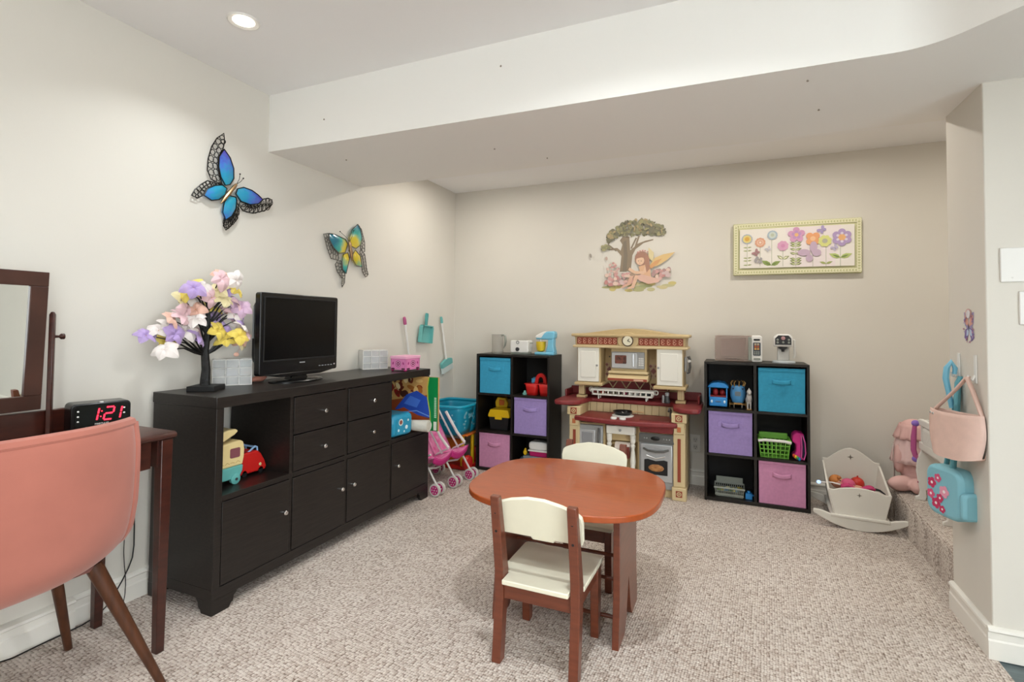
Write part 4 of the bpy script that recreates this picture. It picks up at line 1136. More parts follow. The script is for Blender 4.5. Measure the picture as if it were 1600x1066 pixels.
G().prism([(0.0, 0.02), (0.078, 0.02), (0.066, 0.07), (0.068, 0.13), (0.022, 0.13), (0.020, 0.08)], 'xz', -0.032, 0.032).done('column', LBLUE, mx_, bevel=0.008, seg=3)
G().prism([(-0.078, 0.118), (0.055, 0.118), (0.075, 0.13), (0.080, 0.165), (0.070, 0.185), (0.02, 0.182), (-0.045, 0.160), (-0.075, 0.140)], 'xz', -0.036, 0.036).done('motor_head', LBLUE, mx_, bevel=0.010, seg=3)
G().prism([(-0.080, 0.128), (-0.028, 0.126), (0.012, 0.184), (-0.02, 0.178), (-0.052, 0.162), (-0.080, 0.146)], 'xz', -0.037, 0.037).done('white_nose', WHITEP, mx_, bevel=0.010, seg=3)
G().lathe([(0.014, 0), (0.030, 0.010), (0.037, 0.045), (0.038, 0.078)], 24).done('bowl', mat('clear_yellow', '#d9b92c', 0.3), mx_, loc=(-0.045, 0, 0.024), solid=0.002)
G().cyl((-0.045, 0, 0.118), (-0.045, 0, 0.06), 0.004, n=8).done('beater', CHROME, mx_)

# ------------------------------------------------------------ second shelf: things inside
bs = thing('toy_bus', 'bright blue toy bus with a red interior facing out', 'toy bus', (-0.094, 3.715, 0.6005))
bs.scale = (0.85, 0.9, 0.95)
G().box(-0.066, 0.066, -0.06, 0.10, 0.008, 0.072).done('body', BLUEP, bs, bevel=0.008, seg=3)
G().box(-0.060, 0.060, -0.04, 0.095, 0.070, 0.082).done('interior', mat('dark_red', '#8f1c1e', 0.5), bs)
for x in (-0.062, 0.062): G().box(x-0.004, x+0.004, -0.058, -0.050, 0.07, 0.142).box(x-0.004, x+0.004, 0.088, 0.096, 0.07, 0.142).done('pillar', BLUEP, bs)
G().ell((-0.02, -0.02, 0.105), (0.022, 0.02, 0.026), 8).ell((0.028, 0.0, 0.10), (0.02, 0.02, 0.024), 8).done('seat', mat('dark_red', '#8f1c1e', 0.5), bs)
G().prism([(-0.078, 0.138), (0.078, 0.138), (0.070, 0.152), (0.045, 0.170), (0.0, 0.176), (-0.045, 0.170), (-0.070, 0.152)], 'xz', -0.066, 0.102).done('roof', BLUEP, bs, bevel=0.005)
for x in (-0.046, 0.046): G().ell((x, -0.0595, 0.042), (0.008, 0.004, 0.011), 7).done('headlamp', mat('pale_lamp', '#d9f0ff', 0.2), bs)
G().ell((0, -0.0595, 0.042), (0.024, 0.003, 0.006), 7).done('grille', mat('steel_blue', '#4b6f95', 0.4), bs)
for x in (-0.05, 0.05): G().cyl((x-0.008, -0.03, 0.012), (x+0.008, -0.03, 0.012), 0.012, n=12).cyl((x-0.008, 0.07, 0.012), (x+0.008, 0.07, 0.012), 0.012, n=12).done('wheel', BLACKM, bs)
cg = thing('toy_carriage', 'blue toy royal carriage with golden crown trim and heart marks', 'toy carriage', (0.026, 3.73, 0.6005))
cg.scale = (0.88, 0.9, 0.95)
CBL = mat('carriage_blue', '#5aa0d6', 0.35)
GOLD = mat('gold_plastic', '#a9824a', 0.3, metal=0.6)
G().lathe([(0.018, 0.024), (0.040, 0.040), (0.052, 0.075), (0.054, 0.105), (0.046, 0.150), (0.044, 0.155)], 24, sy=0.8).done('cabin', CBL, cg)
for i in range(9):
    a = 2*PI*i/9
    G().tube([(0.044*math.cos(a), 0.036*math.sin(a), 0.150), (0.052*math.cos(a), 0.042*math.sin(a), 0.172), (0.040*math.cos(a+0.2), 0.032*math.sin(a+0.2), 0.188)], [0.005, 0.004, 0.002], 6).done('crown_leaf', GOLD, cg)
f = Flat(lambda u, v, d: (u, -0.0445-d-0.002*(1-abs(u)/0.03), v))
for s in (-1, 1):
    f.ell(s*0.033-0.003, 0.137, 0.004, 0.004, '#16284a'); f.ell(s*0.033+0.003, 0.137, 0.004, 0.004, '#16284a'); f.poly([(s*0.033-0.007, 0.136), (s*0.033, 0.126), (s*0.033+0.007, 0.136)], '#16284a')
f.done('heart_print', PRINT, cg)
G().prism(rrect(-0.020, 0.020, 0.085, 0.115, 0.006), 'xz', -0.050, -0.043).done('window', mat('grey_window', '#6f7f88', 0.3), cg)
G().box(-0.028, 0.028, -0.052, -0.040, 0.030, 0.038).done('step', GOLD, cg)
for s in (-1, 1):
    G().torus((s*0.056, -0.025, 0.024), 0.020, 0.003, 'x', n=18).done('wheel', GOLD, cg)
    G().torus((s*0.056, 0.035, 0.024), 0.020, 0.003, 'x', n=18).done('wheel', GOLD, cg)
    G().tube([(s*0.026, -0.04, 0.030), (s*0.028, -0.085, 0.022), (s*0.026, -0.105, 0.012)], 0.0025, 6).done('shaft', mat('silver_rod', '#b8ab95', 0.3, metal=0.6), cg)
for y in (-0.025, 0.035): G().cyl((-0.056, y, 0.024), (0.056, y, 0.024), 0.003, n=6).done('axle', GOLD, cg)
ho = thing('toy_horse', 'silver-white toy horse standing beside the blue carriage', 'toy horse', (0.092, 3.655, 0.6005))
ho.scale = (0.82, 0.8, 0.9)
HW = mat('horse_silver', '#b9b6b2', 0.35)
g = G().ell((0, 0.03, 0.068), (0.027, 0.045, 0.028), 8).ell((0, -0.008, 0.09), (0.021, 0.022, 0.036), 8).ell((0, -0.022, 0.128), (0.018, 0.024, 0.020), 8).ell((0, -0.040, 0.118), (0.008, 0.014, 0.010), 8).ell((0.006, -0.010, 0.145), (0.003, 0.004, 0.010), 5).ell((-0.006, -0.010, 0.145), (0.003, 0.004, 0.010), 5)
for x in (-0.010, 0.010):
    for y in (-0.004, 0.060): g.cyl((x, y, 0.06), (x, y, 0.0), 0.008, 0.0055, n=8)
g.done('body', HW, ho, remesh=0.004)
G().tube([(0, 0.07, 0.08), (0, 0.085, 0.06), (0, 0.085, 0.03)], [0.006, 0.008, 0.003], 8).ell((0, 0.002, 0.125), (0.006, 0.012, 0.032), 6).done('mane_and_tail', WHITEP, ho)
G().box(-0.020, 0.020, -0.015, 0.08, 0, 0.006).done('stand', GOLD, ho, bevel=0.002)

gb = thing('green_basket', 'lime green slotted plastic basket with a white handle bar', 'basket', (0.236, 3.715, 0.3085))
gb.scale = (0.93, 0.93, 1.0)
def slotted(t, m, w, d, h, tp, n, rows, bar=0.004):
    for s in (-1, 1):
        for k in range(n+1):
            u = -1+2*k/n
            G().cyl((u*(w-tp), s*(d-tp), 0), (u*w, s*d, h), bar, n=6).done('bar', m, t)
        for k in range(1, 6):
            u = -1+2*k/6
            G().cyl((s*(w-tp), u*(d-tp), 0), (s*w, u*d, h), bar, n=6).done('bar', m, t)
    for r in range(1, rows):
        q = r/rows; a, b = w-tp*(1-q), d-tp*(1-q)
        G().tube([(-a, -b, h*q), (a, -b, h*q), (a, b, h*q), (-a, b, h*q)], bar*0.9, 6, closed=True).done('band', m, t)
    G().box(-w+tp, w-tp, -d+tp, d-tp, 0, 0.004).done('floor_panel', m, t)
slotted(gb, GREENP, 0.094, 0.072, 0.105, 0.012, 7, 4)
G().tube([(-0.097, -0.075, 0.112), (0.097, -0.075, 0.112), (0.097, 0.075, 0.112), (-0.097, 0.075, 0.112)], 0.008, 8, closed=True).done('rim', GREENP, gb)
G().tube([(-0.100, -0.082, 0.104), (-0.06, -0.086, 0.112), (0.06, -0.086, 0.112), (0.100, -0.082, 0.104)], 0.009, 8).done('handle', WHITEP, gb)
G().box(-0.09, 0.09, 0.055, 0.075, 0.10, 0.14).done('rear_panel', GREENP, gb, bevel=0.004)
hb = thing('pink_backpack', 'hot pink and navy toy bag slumped beside the green basket', 'bag', (0.374, 3.70, 0.3085))
hb.scale = (0.85, 0.9, 0.95)
g = G().prism([(-0.045, 0.02), (-0.02, 0.0), (0.03, 0.0), (0.038, 0.05), (0.036, 0.165), (0.02, 0.175), (-0.02, 0.18), (-0.042, 0.16), (-0.046, 0.12), (-0.02, 0.10), (-0.02, 0.05)], 'xz', -0.05, 0.06)
g.done('bag', HOTPINK, hb, bevel=0.010, seg=3)
G().tube([(0.022, -0.054, 0.165), (0.036, -0.06, 0.12), (0.040, -0.064, 0.05), (0.028, -0.066, 0.008), (0.012, -0.062, 0.02), (0.016, -0.058, 0.09), (0.012, -0.054, 0.165)], 0.004, 8).done('strap', mat('bright_pink_strap', '#e05ba6', 0.6), hb)
G().box(0.008, 0.036, -0.054, -0.048, 0.02, 0.165).done('navy_pocket', mat('navy_cloth', '#27203f', 0.8), hb, bevel=0.003)
for k, c in enumerate(('#d94a32', '#e7c02e', '#3fa35a', '#2b8fd0')):
    G().ell((-0.036+k*0.012, -0.055, 0.030-k*0.007), (0.010, 0.006, 0.012), 6).done('rainbow_trim', mat('trim_'+c[1:], c, 0.5), hb)
gy = thing('grey_basket', 'small grey slotted basket holding mixed little toys', 'basket', (-0.028, 3.715, 0.0245))
slotted(gy, GREYP, 0.088, 0.062, 0.055, 0.010, 14, 3, 0.0025)
G().tube([(-0.090, -0.064, 0.058), (0.090, -0.064, 0.058), (0.090, 0.064, 0.058), (-0.090, 0.064, 0.058)], 0.006, 8, closed=True).done('rim', GREYP, gy)
G().box(-0.086, 0.086, -0.060, -0.056, 0.008, 0.022).box(-0.082, 0.082, 0.068, 0.072, 0.05, 0.098).done('slotted_panel', GREYP, gy)
random.seed(31)
for k, (c, w) in enumerate((('#7fae4a', 'leaf green'), ('#d6c74a', 'lemon yellow'), ('#5c9fd0', 'sky blue'), ('#c9c9a0', 'pale khaki'), ('#4d8f5a', 'dark green'), ('#e0d77a', 'cream yellow'), ('#8fc2d6', 'ice blue'), ('#9a8f4a', 'olive'))):
    o = G().ell((0, 0, 0), (0.018, 0.014, 0.013), 6).box(-0.006, 0.016, -0.004, 0.004, 0.0, 0.014).done('tiny_toy', mat('tiny_'+c[1:], c, 0.5), loc=(-0.028-0.06+k*0.017, 3.715+random.uniform(-0.03, 0.03), 0.063), rot=(random.random(), random.random(), random.random()*3))
    tag(o, 'tiny %s plastic toy piled in the small grey basket' % w, 'toy', 'toys in the grey basket')
tag(G().box(-0.02, 0.02, -0.018, 0.018, 0, 0.036).cyl((0, 0, 0.036), (0, 0, 0.050), 0.010, n=12).cyl((0.02, 0, 0.022), (0.034, 0, 0.026), 0.005, n=8).done('blue_block', BLUEP, loc=(0.088, 3.68, 0.0245), bevel=0.003), 'small blue toy block with a stud beside the grey basket', 'toy')

# ------------------------------------------------------------ second shelf: things on top
mw = thing('toy_microwave', 'white toy microwave with a smoky clear door and keypad', 'microwave', (0.022, 3.745, TOP))
G().prism(rrect(-0.135, 0.148, 0.004, 0.172, 0.022), 'xz', 0.07, 0.085).prism(rrect(-0.135, 0.148, 0.160, 0.172, 0.005), 'xz', -0.06, 0.085).box(-0.135, 0.148, -0.06, 0.085, 0.004, 0.012).box(-0.137, -0.131, -0.06, 0.085, 0.02, 0.155).done('case', mat('warm_smoke', '#c9b5a8', 0.3, alpha=0.45), mw)
G().prism(rrect(0.085, 0.150, 0.002, 0.174, 0.014), 'xz', -0.066, 0.085).done('control_block', WHITEP, mw, bevel=0.005)
G().prism(rrect(-0.137, 0.084, 0.004, 0.172, 0.024), 'xz', -0.066, -0.060).done('door', mat('smoky_door', '#a8938a', 0.15, alpha=0.28), mw)
G().prism(rrect(-0.100, 0.050, 0.030, 0.150, 0.004), 'xz', 0.066, 0.069).done('inner_wall', mat('warm_inner', '#c0aca2', 0.4), mw)
G().box(0.066, 0.086, -0.072, -0.060, 0.01, 0.165).done('door_edge', GREYP, mw, bevel=0.004)
G().prism(rrect(0.095, 0.140, 0.045, 0.130, 0.006), 'xz', -0.069, -0.0655).done('keypad', mat('dark_slate', '#3d4650', 0.4), mw)
for r in range(3):
    for c in range(2):
        G().box(0.103+c*0.016, 0.115+c*0.016, -0.0705, -0.0688, 0.082+r*0.015, 0.094+r*0.015).done('key', mat('key_%d' % (r), ('#c89a4a', '#b0552e', '#b3a184')[r], 0.5), mw)
for r in range(2):
    for c in range(3): G().box(0.100+c*0.012, 0.109+c*0.012, -0.0705, -0.0688, 0.052+r*0.012, 0.060+r*0.012).done('key', GREYP, mw)
G().box(0.099, 0.136, -0.069, -0.0655, 0.142, 0.153).done('display', BLACKM, mw)
G().prism(rrect(0.098, 0.138, 0.016, 0.029, 0.005), 'xz', -0.070, -0.0655).done('door_button', GREYP, mw)
G().lathe([(0.045, 0), (0.05, 0.004), (0.0001, 0.005)], 24).done('turntable', DARKG, mw, loc=(-0.03, 0.0, 0.014))
for x in (-0.12, 0.13):
    for y in (-0.05, 0.07): G().cyl((x, y, 0), (x, y, 0.005), 0.008, n=8).done('foot', GREYP, mw)
cf = thing('toy_coffee_machine', 'white toy coffee machine with a dark button panel and side lever', 'coffee machine', (0.298, 3.745, TOP))
G().lathe([(1.0, 0.0), (1.0, 0.008), (0.93, 0.014), (0.0001, 0.016)], 32, sx=0.068, sy=0.060).done('base', mat('pale_grey_base', '#b6bcc0', 0.4), cf)
G().box(-0.035, 0.035, 0.005, 0.05, 0.012, 0.115).done('column', OFFW, cf, bevel=0.006)
G().prism([(-0.058, 0.105), (0.050, 0.105), (0.050, 0.165), (0.032, 0.186), (-0.036, 0.186), (-0.058, 0.165)], 'xz', -0.055, 0.05).done('head', WHITEP, cf, bevel=0.008, seg=3)
pn = G().prism([(-0.052, 0.118), (0.040, 0.118), (0.040, 0.158), (0.024, 0.178), (-0.034, 0.178), (-0.052, 0.158)], 'xz', -0.058, -0.054).done('panel', mat('panel_black', '#27272b', 0.3), cf)
G().ell((-0.006, -0.0585, 0.160), (0.012, 0.003, 0.012), 8).done('pink_button', mat('pink_btn', '#b58a8c', 0.4), pn)
for x, z in ((-0.038, 0.132), (-0.006, 0.134), (0.026, 0.132), (-0.038, 0.150), (0.026, 0.150)): G().ell((x, -0.0585, z), (0.007, 0.002, 0.007), 7).done('button', GREYP, pn)
G().lathe([(0.028, 0.0), (0.026, -0.012), (0.010, -0.022), (0.008, -0.034)], 18).done('spout', DARKG, cf, loc=(-0.005, -0.015, 0.106))
G().tube([(0.050, 0.0, 0.150), (0.062, -0.01, 0.146), (0.064, -0.01, 0.05), (0.058, -0.01, 0.034)], 0.008, 10).done('side_lever', OFFW, cf)

# ------------------------------------------------------------ outlet, decal and canvas
ou = thing('wall_outlet', 'white double wall outlet low on the wall between kitchen and shelf', 'outlet', (-0.254, BW, 0.295))
G().box(-0.035, 0.035, -0.006, 0, -0.062, 0.062).done('cover_plate', WHITEP, ou, bevel=0.002)
for z in (-0.026, 0.026):
    s = G().prism(rrect(-0.016, 0.016, z-0.019, z+0.019, 0.008), 'xz', -0.009, -0.005).done('socket', OFFW, ou)
    G().box(-0.008, -0.005, -0.0095, -0.0085, z-0.004, z+0.008).box(0.005, 0.008, -0.0095, -0.0085, z-0.004, z+0.008).ell((0, -0.009, z-0.011), (0.003, 0.001, 0.003), 5).done('slot', DARKG, s)

# tree and fairy decal; u, v in picture units (x right, y up), origin bottom left
random.seed(11)
K = 0.000675
f = Flat(lambda u, v, d: ((u-640)*K*0.98, -0.0006-d, (v-430)*K))
V = lambda y: 1000-y
for k in range(30):
    a = random.uniform(0, 2*PI); rr = random.random()**0.5
    f.ell(700+rr*400*math.cos(a), V(905+rr*55*math.sin(a)), random.uniform(40, 80), random.uniform(12, 26), random.choice(['#b7b27c', '#a3a468', '#c9bd86', '#8f9a5c', '#c4b55f']))
f.poly([(470, V(740)), (490, V(560)), (430, V(490)), (340, V(485)), (335, V(470)), (440, V(465)), (480, V(500)), (500, V(430)), (470, V(380)), (500, V(340)), (580, V(340)), (590, V(500)), (640, V(460)), (680, V(340)), (700, V(345)), (670, V(430)), (760, V(400)), (850, V(385)), (850, V(398)), (740, V(425)), (650, V(490)), (615, V(560)), (600, V(700)), (625, V(745)), (560, V(735))], '#6b553a')
f.poly([(500, V(740)), (515, V(560)), (510, V(400)), (545, V(380)), (560, V(560)), (550, V(740))], '#4d3c28')
f.line([(430, V(500)), (330, V(420)), (360, V(380))], 16, '#5d4a32'); f.line([(600, V(480)), (660, V(360))], 18, '#5d4a32')
for k in range(340):
    t = random.random()
    x = 320+t*660
    yc = 290-50*math.sin(PI*min(1, t*1.05))+(60*(1-t*3) if t < 0.33 else 0)
    y = yc+random.uniform(-85, 90)*(0.5+0.5*math.sin(PI*t))
    c = random.choice(['#3f4526', '#535a30', '#6d6f3c', '#8f8a50', '#35391f', '#a08a58', '#77754a', '#4a4a2a'])
    f.ell(x, V(y), random.uniform(12, 32), random.uniform(8, 22), c, random.uniform(0, 3), n=9)
for k in range(16): f.ell(random.uniform(255, 350), V(random.uniform(430, 500)), 22, 14, random.choice(['#6d6f3c', '#8f8a50', '#535a30']), n=9)
# wings
f.poly([(800, V(700)), (870, V(600)), (960, V(565)), (1090, V(545)), (1000, V(630)), (900, V(690))], '#d9b36a')
f.poly([(805, V(690)), (880, V(630)), (950, V(610)), (900, V(670)), (830, V(720))], '#cf8a3e')
f.poly([(800, V(600)), (800, V(480)), (860, V(540)), (850, V(640))], '#d8c792')
# flowers
for k in range(70):
    if random.random() < 0.65: x, y = random.uniform(310, 620), random.uniform(760, 890)
    else: x, y = random.uniform(850, 1030), random.uniform(730, 830)
    f.ell(x, V(y), random.uniform(14, 34), random.uniform(12, 28), random.choice(['#c98a8c', '#d6a5a0', '#b8696f', '#e0bfb2', '#a5787e', '#8a6d5a', '#cdb0b4']), n=9)
for k in range(14): f.ell(random.uniform(330, 460), V(random.uniform(640, 760)), 16, 14, random.choice(['#c99a96', '#b8787c', '#d6b0a4']), n=8)
# seated fairy
f.poly([(690, V(690)), (790, V(665)), (820, V(720)), (830, V(830)), (720, V(800))], '#d6a077')
f.poly([(640, V(790)), (730, V(780)), (900, V(830)), (925, V(870)), (800, V(890)), (700, V(850))], '#d9a99a')
f.poly([(650, V(780)), (690, V(800)), (640, V(930)), (560, V(945)), (570, V(925)), (610, V(905))], '#dcab8e')
f.poly([(590, V(800)), (640, V(790)), (600, V(890)), (500, V(932)), (490, V(920)), (560, V(880))], '#d29c86')
f.line([(785, V(675)), (755, V(760)), (650, V(758)), (580, V(712))], 34, '#e0b393')
f.ell(725, V(600), 78, 82, '#8a4a35', n=20)
f.ell(708, V(625), 46, 48, '#e0b595', n=18)
f.poly([(650, V(600)), (680, V(540)), (740, V(545)), (770, V(600)), (720, V(590)), (670, V(600))], '#8f4a34')
f.poly([(765, V(560)), (810, V(600)), (815, V(720)), (780, V(760)), (760, V(660))], '#96543a')
f.ell(690, V(628), 7, 4, '#4d2f28'); f.ell(720, V(630), 7, 4, '#4d2f28'); f.ell(704, V(652), 8, 3, '#b5645c')
for k in range(9): f.ell(680+k*14, V(530-18*math.sin(PI*k/8)), 9, 9, random.choice(['#d9b0a8', '#b5696b', '#e3cfc0']), n=8)
f.ell(130, V(545), 14, 26, '#8f8680', 0.3); f.ell(320, V(585), 14, 22, '#b3958c', 0.2)
tag(f.done('fairy_decal', DECAL, loc=(-0.69, BW, 1.667)), 'watercolour wall decal of a fairy sitting under a tree', 'wall decal')

cv = thing('canvas_picture', 'wide canvas picture of pastel flowers and butterflies with a green border', 'picture', (0.383, BW, 1.675), tilt=(0, R(0.4), 0))
CW, CH = 0.381, 0.180
G().box(-CW, CW, -0.030, -0.001, -CH, CH).done('canvas', mat('canvas_edge', '#cfd0a0', 0.8), cv, bevel=0.003)
f = Flat(lambda u, v, d: (-CW+u*2*CW, -0.0303-d, -CH+v*2*CH))
AS = CW/CH
def E(u, v, r, c, n=16, ry_=None): f.ell(u, v, r/AS, ry_ or r, c, n=n)
f.poly([(0.003, 0.005), (0.997, 0.005), (0.997, 0.995), (0.003, 0.995)], '#d3d3a0')
for k in range(44):
    u = 0.02+k*0.96/43
    for v in (0.05, 0.95): E(u, v, 0.038, '#e9e6c4', 10); E(u, v, 0.022, '#c2c48e', 8)
for k in range(18):
    v = 0.08+k*0.84/17
    for u in (0.022, 0.978): E(u, v, 0.038, '#e9e6c4', 10); E(u, v, 0.022, '#c2c48e', 8)
f.poly([(0.055, 0.13), (0.945, 0.13), (0.945, 0.88), (0.055, 0.88)], '#ece7e0')
f.poly([(0.50, 0.13), (0.80, 0.13), (0.85, 0.88), (0.42, 0.88)], '#ece1e2')
def uv(x, y):
    s = (x-115)/1390; tp = 155-70*s; bt = 695-30*s
    return s, (bt-y)/(bt-tp)
def stem(x, y, c='#a8b096', w=0.004, y1=600):
    a = uv(x, y); b = uv(x, y1)
    f.poly([(a[0]-w/2, a[1]), (a[0]+w/2, a[1]), (b[0]+w/2, b[1]), (b[0]-w/2, b[1])], c)
def petals(x, y, r, n, c, c2, pr=0.45, rot=0.3):
    u, v = uv(x, y); q = r/540
    for k in range(n):
        a = rot+2*PI*k/n
        E(u+q*0.58*math.cos(a)/AS, v+q*0.58*math.sin(a), q*pr, c, 12)
    E(u, v, q*0.36, c2, 14)
def lf(x, y, l, w, a, c):
    u, v = uv(x, y); p = [(0, 0), (.25, .45), (.55, .5), (1, 0), (.55, -.5), (.25, -.45)]
    f.poly([(u+(pa*l*math.cos(a)-pb*w*math.sin(a))/540/AS, v+(pa*l*math.sin(a)+pb*w*math.cos(a))/540) for pa, pb in p], c)
for x, y in ((275, 360), (425, 400), (555, 320), (678, 430), (820, 330), (1000, 350), (1138, 380), (1285, 370)): stem(x, y)
for y in (405, 440, 515, 545, 590): lf(280, y, 42, 12, 0.15, '#8d9a55'); lf(280, y, 42, 12, PI-0.05, '#9aa865')
lf(550, 590, 95, 40, 0.45, '#7f9a3f'); lf(550, 590, 110, 44, PI-0.5, '#7f9a3f'); lf(552, 588, 60, 16, 0.45, '#5d7a26'); lf(548, 588, 70, 18, PI-0.5, '#5d7a26')
for a in (0.5, PI-0.65): lf(678, 525, 66, 30, a, '#7d8a48'); lf(682 if a < 1 else 674, 522, 48, 16, a, '#e4e4c4')
for y in (365, 390, 428, 470, 528, 552, 580):
    for s in (0.25, PI-0.25): lf(818, y, 55, 24, s, '#6f7d3c'); lf(818, y, 42, 10, s, '#d3dba4')
lf(1138, 572, 60, 22, 0.35, '#9aa65a'); lf(1138, 572, 60, 22, PI-0.35, '#9aa65a')
lf(1285, 508, 105, 44, 0.35, '#b3c76a'); lf(1285, 508, 105, 44, PI-0.4, '#b3c76a'); lf(1290, 506, 70, 18, 0.35, '#5f7d2c'); lf(1280, 506, 70, 18, PI-0.4, '#5f7d2c')
petals(275, 315, 60, 14, '#a8b3c0', '#e0b43c', 0.30); u, v = uv(275, 315); E(u, v, 0.075, '#e3cf78'); E(u, v, 0.042, '#dba42c')
petals(425, 350, 56, 10, '#dd9c7c', '#e9c2ac', 0.32); u, v = uv(425, 350); E(u, v, 0.06, '#e8bfa8'); E(u, v, 0.04, '#dd9c7c'); E(u, v, 0.022, '#efd6c6')
petals(562, 272, 54, 14, '#9fb6c8', '#cfd6c2', 0.30); u, v = uv(562, 272); E(u, v, 0.062, '#c6d2cc'); E(u, v, 0.03, '#b5bfa8')
petals(678, 385, 52, 8, '#d79abf', '#cf82b2', 0.42)
petals(825, 270, 84, 5, '#cf93bd', '#e6b070', 0.36, 0.35); petals(825, 270, 50, 5, '#b988c0', '#e6b070', 0.34, 0.35)
petals(1000, 310, 66, 4, '#e59a62', '#eebb8c', 0.50, PI/4)
petals(1125, 335, 66, 8, '#d3d67c', '#a9a896', 0.32)
petals(1300, 298, 92, 6, '#a88fc2', '#e3a86c', 0.36, PI/2); petals(1300, 298, 70, 6, '#d9cfe2', '#e3a86c', 0.18, PI/2)
def bfly(x, y, r, c, rot):
    u, v = uv(x, y); q = r/540
    for dx, dy, w, h, a in ((-0.55, 0.1, .55, .32, -0.2), (0.25, 0.6, .32, .55, -0.2), (-0.1, -0.45, .3, .35, .4), (0.5, 0.05, .38, .34, .3)):
        ex_, ey = dx*math.cos(rot)-dy*math.sin(rot), dx*math.sin(rot)+dy*math.cos(rot)
        f.ell(u+q*ex_/AS, v+q*ey, q*w/AS, q*h, c, n=12)
bfly(975, 465, 105, '#bda3bd', 0); bfly(1095, 222, 42, '#a08fc4', 0.2); bfly(380, 462, 40, '#a06d76', 0.3); bfly(410, 532, 44, '#9a979c', 2.2); bfly(1225, 408, 34, '#b3abcc', 0.1); bfly(515, 422, 30, '#c2c0cc', 0)
f.done('printed_front', CANVASP, cv)
# ------------------------------------------------------------ play kitchen
kt = thing('play_kitchen', 'beige and maroon plastic play kitchen with white cupboards and clock', 'play kitchen', (-0.685, 3.92, 0))
TANL = mat('tan_light', '#cdb88e', 0.5)
BRICK = mat('terracotta', '#8f3f2a', 0.5)
DOORW = mat('cupboard_white', '#e2dfd4', 0.4)
KGREY = mat('appliance_grey', '#9a9b9a', 0.35, metal=0.25)
KDARK = mat('appliance_dark', '#55534f', 0.4)
FY = -0.375                                             # front plane of the lower body
# lower body: back, sides, floor plinth and front frames
G().box(-0.385, 0.395, -0.20, -0.03, 0.02, 0.48).done('lower_body', BEIGEP, kt, bevel=0.006)
G().box(-0.385, -0.365, FY, -0.20, 0.0, 0.56).box(0.372, 0.395, FY, -0.20, 0.0, 0.56).done('side_wall', BEIGEP, kt, bevel=0.004)
G().box(-0.365, -0.135, FY+0.012, -0.20, 0.0, 0.45).done('fridge_housing', BEIGEP, kt, bevel=0.003)
G().box(0.085, 0.372, FY+0.012, -0.20, 0.0, 0.46).done('oven_housing', BEIGEP, kt, bevel=0.003)
G().box(-0.135, 0.085, FY+0.03, -0.20, 0.0, 0.09).box(-0.135, 0.085, FY+0.03, -0.2, 0.34, 0.46).done('centre_housing', BEIGEP, kt, bevel=0.003)
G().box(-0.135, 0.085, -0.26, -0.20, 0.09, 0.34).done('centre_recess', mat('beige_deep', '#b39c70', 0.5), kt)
# pilasters
for s, x in ((-1, -0.388), (1, 0.320)):
    x0, x1 = x, x+0.075
    p = G().box(x0, x1, FY-0.022, FY+0.02, 0.085, 0.46).box(x0-0.008, x1+0.008, FY-0.034, FY+0.02, 0.0, 0.085).box(x0-0.010, x1+0.010, FY-0.045, FY+0.02, 0.505, 0.565).box(x0+0.004, x1-0.004, FY-0.036, FY+0.02, 0.43, 0.505).done('pilaster', TANL, kt, bevel=0.005)
    xm = (x0+x1)/2
    G().box(xm-0.010, xm+0.010, FY-0.026, FY-0.021, 0.12, 0.40).done('red_strip', BRICK, p, bevel=0.001)
    for z, r in ((0.535, 0.022), (0.045, 0.020)):
        yy = FY-0.046 if z > 0.3 else FY-0.035
        G().box(xm-r, xm+r, yy-0.001, yy+0.004, z-r, z+r).done('rosette_tile', BRICK, p)
        G().torus((xm, yy-0.002, z), r*0.6, 0.003, 'y', n=14).ell((xm, yy-0.002, z), r*0.25, 6).done('rosette', TANL, p)
    G().box(xm-0.012, xm+0.012, FY-0.040, FY-0.034, 0.445, 0.478).done('small_tile', mat('clay_tile', '#b5693f', 0.5), p, bevel=0.003)
# lower counter with bowed front and sink
pts = [(-0.350, -0.16), (-0.350, -0.40)]
for i in range(13):
    u = -0.345+0.69*i/12
    pts.append((u, -0.42-0.055*math.sin(PI*i/12)))
pts += [(0.352, -0.40), (0.352, -0.16)]
ctr = G().prism(pts, 'xy', 0.468, 0.502).done('lower_counter', MAROON, kt, bevel=0.010, seg=3)
sk = G().box(0.10, 0.30, -0.40, -0.26, 0.498, 0.5045).done('sink_rim', mat('maroon_dark', '#5f1f20', 0.4), kt, bevel=0.002)
G().box(0.10, 0.325, FY-0.030, FY+0.02, 0.425, 0.470, tx=0.006).done('sink_basin', MAROON, kt, bevel=0.006)
G().tube([(0.29, -0.26, 0.50), (0.29, -0.26, 0.56), (0.285, -0.29, 0.575), (0.282, -0.315, 0.56)], 0.008, 8).done('tap', KDARK, kt)
hb_ = G().lathe([(0.075, 0), (0.075, 0.006), (0.066, 0.010), (0.0001, 0.010)], 26).done('hob_plate', OFFW, kt, loc=(-0.03, -0.29, 0.502))
for x in (-0.065, -0.005): G().lathe([(0.022, 0), (0.022, 0.008), (0.017, 0.014), (0.0001, 0.015)], 20).done('hob_knob', OFFW, kt, loc=(x, -0.43, 0.502))
# beadboard splashback, each board on its own
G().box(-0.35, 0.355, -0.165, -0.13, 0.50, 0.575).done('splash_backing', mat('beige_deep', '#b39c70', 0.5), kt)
for i in range(14):
    x = -0.345+i*0.0498
    G().box(x, x+0.0465, -0.172, -0.160, 0.502, 0.575).done('board', TANL, kt, bevel=0.002)
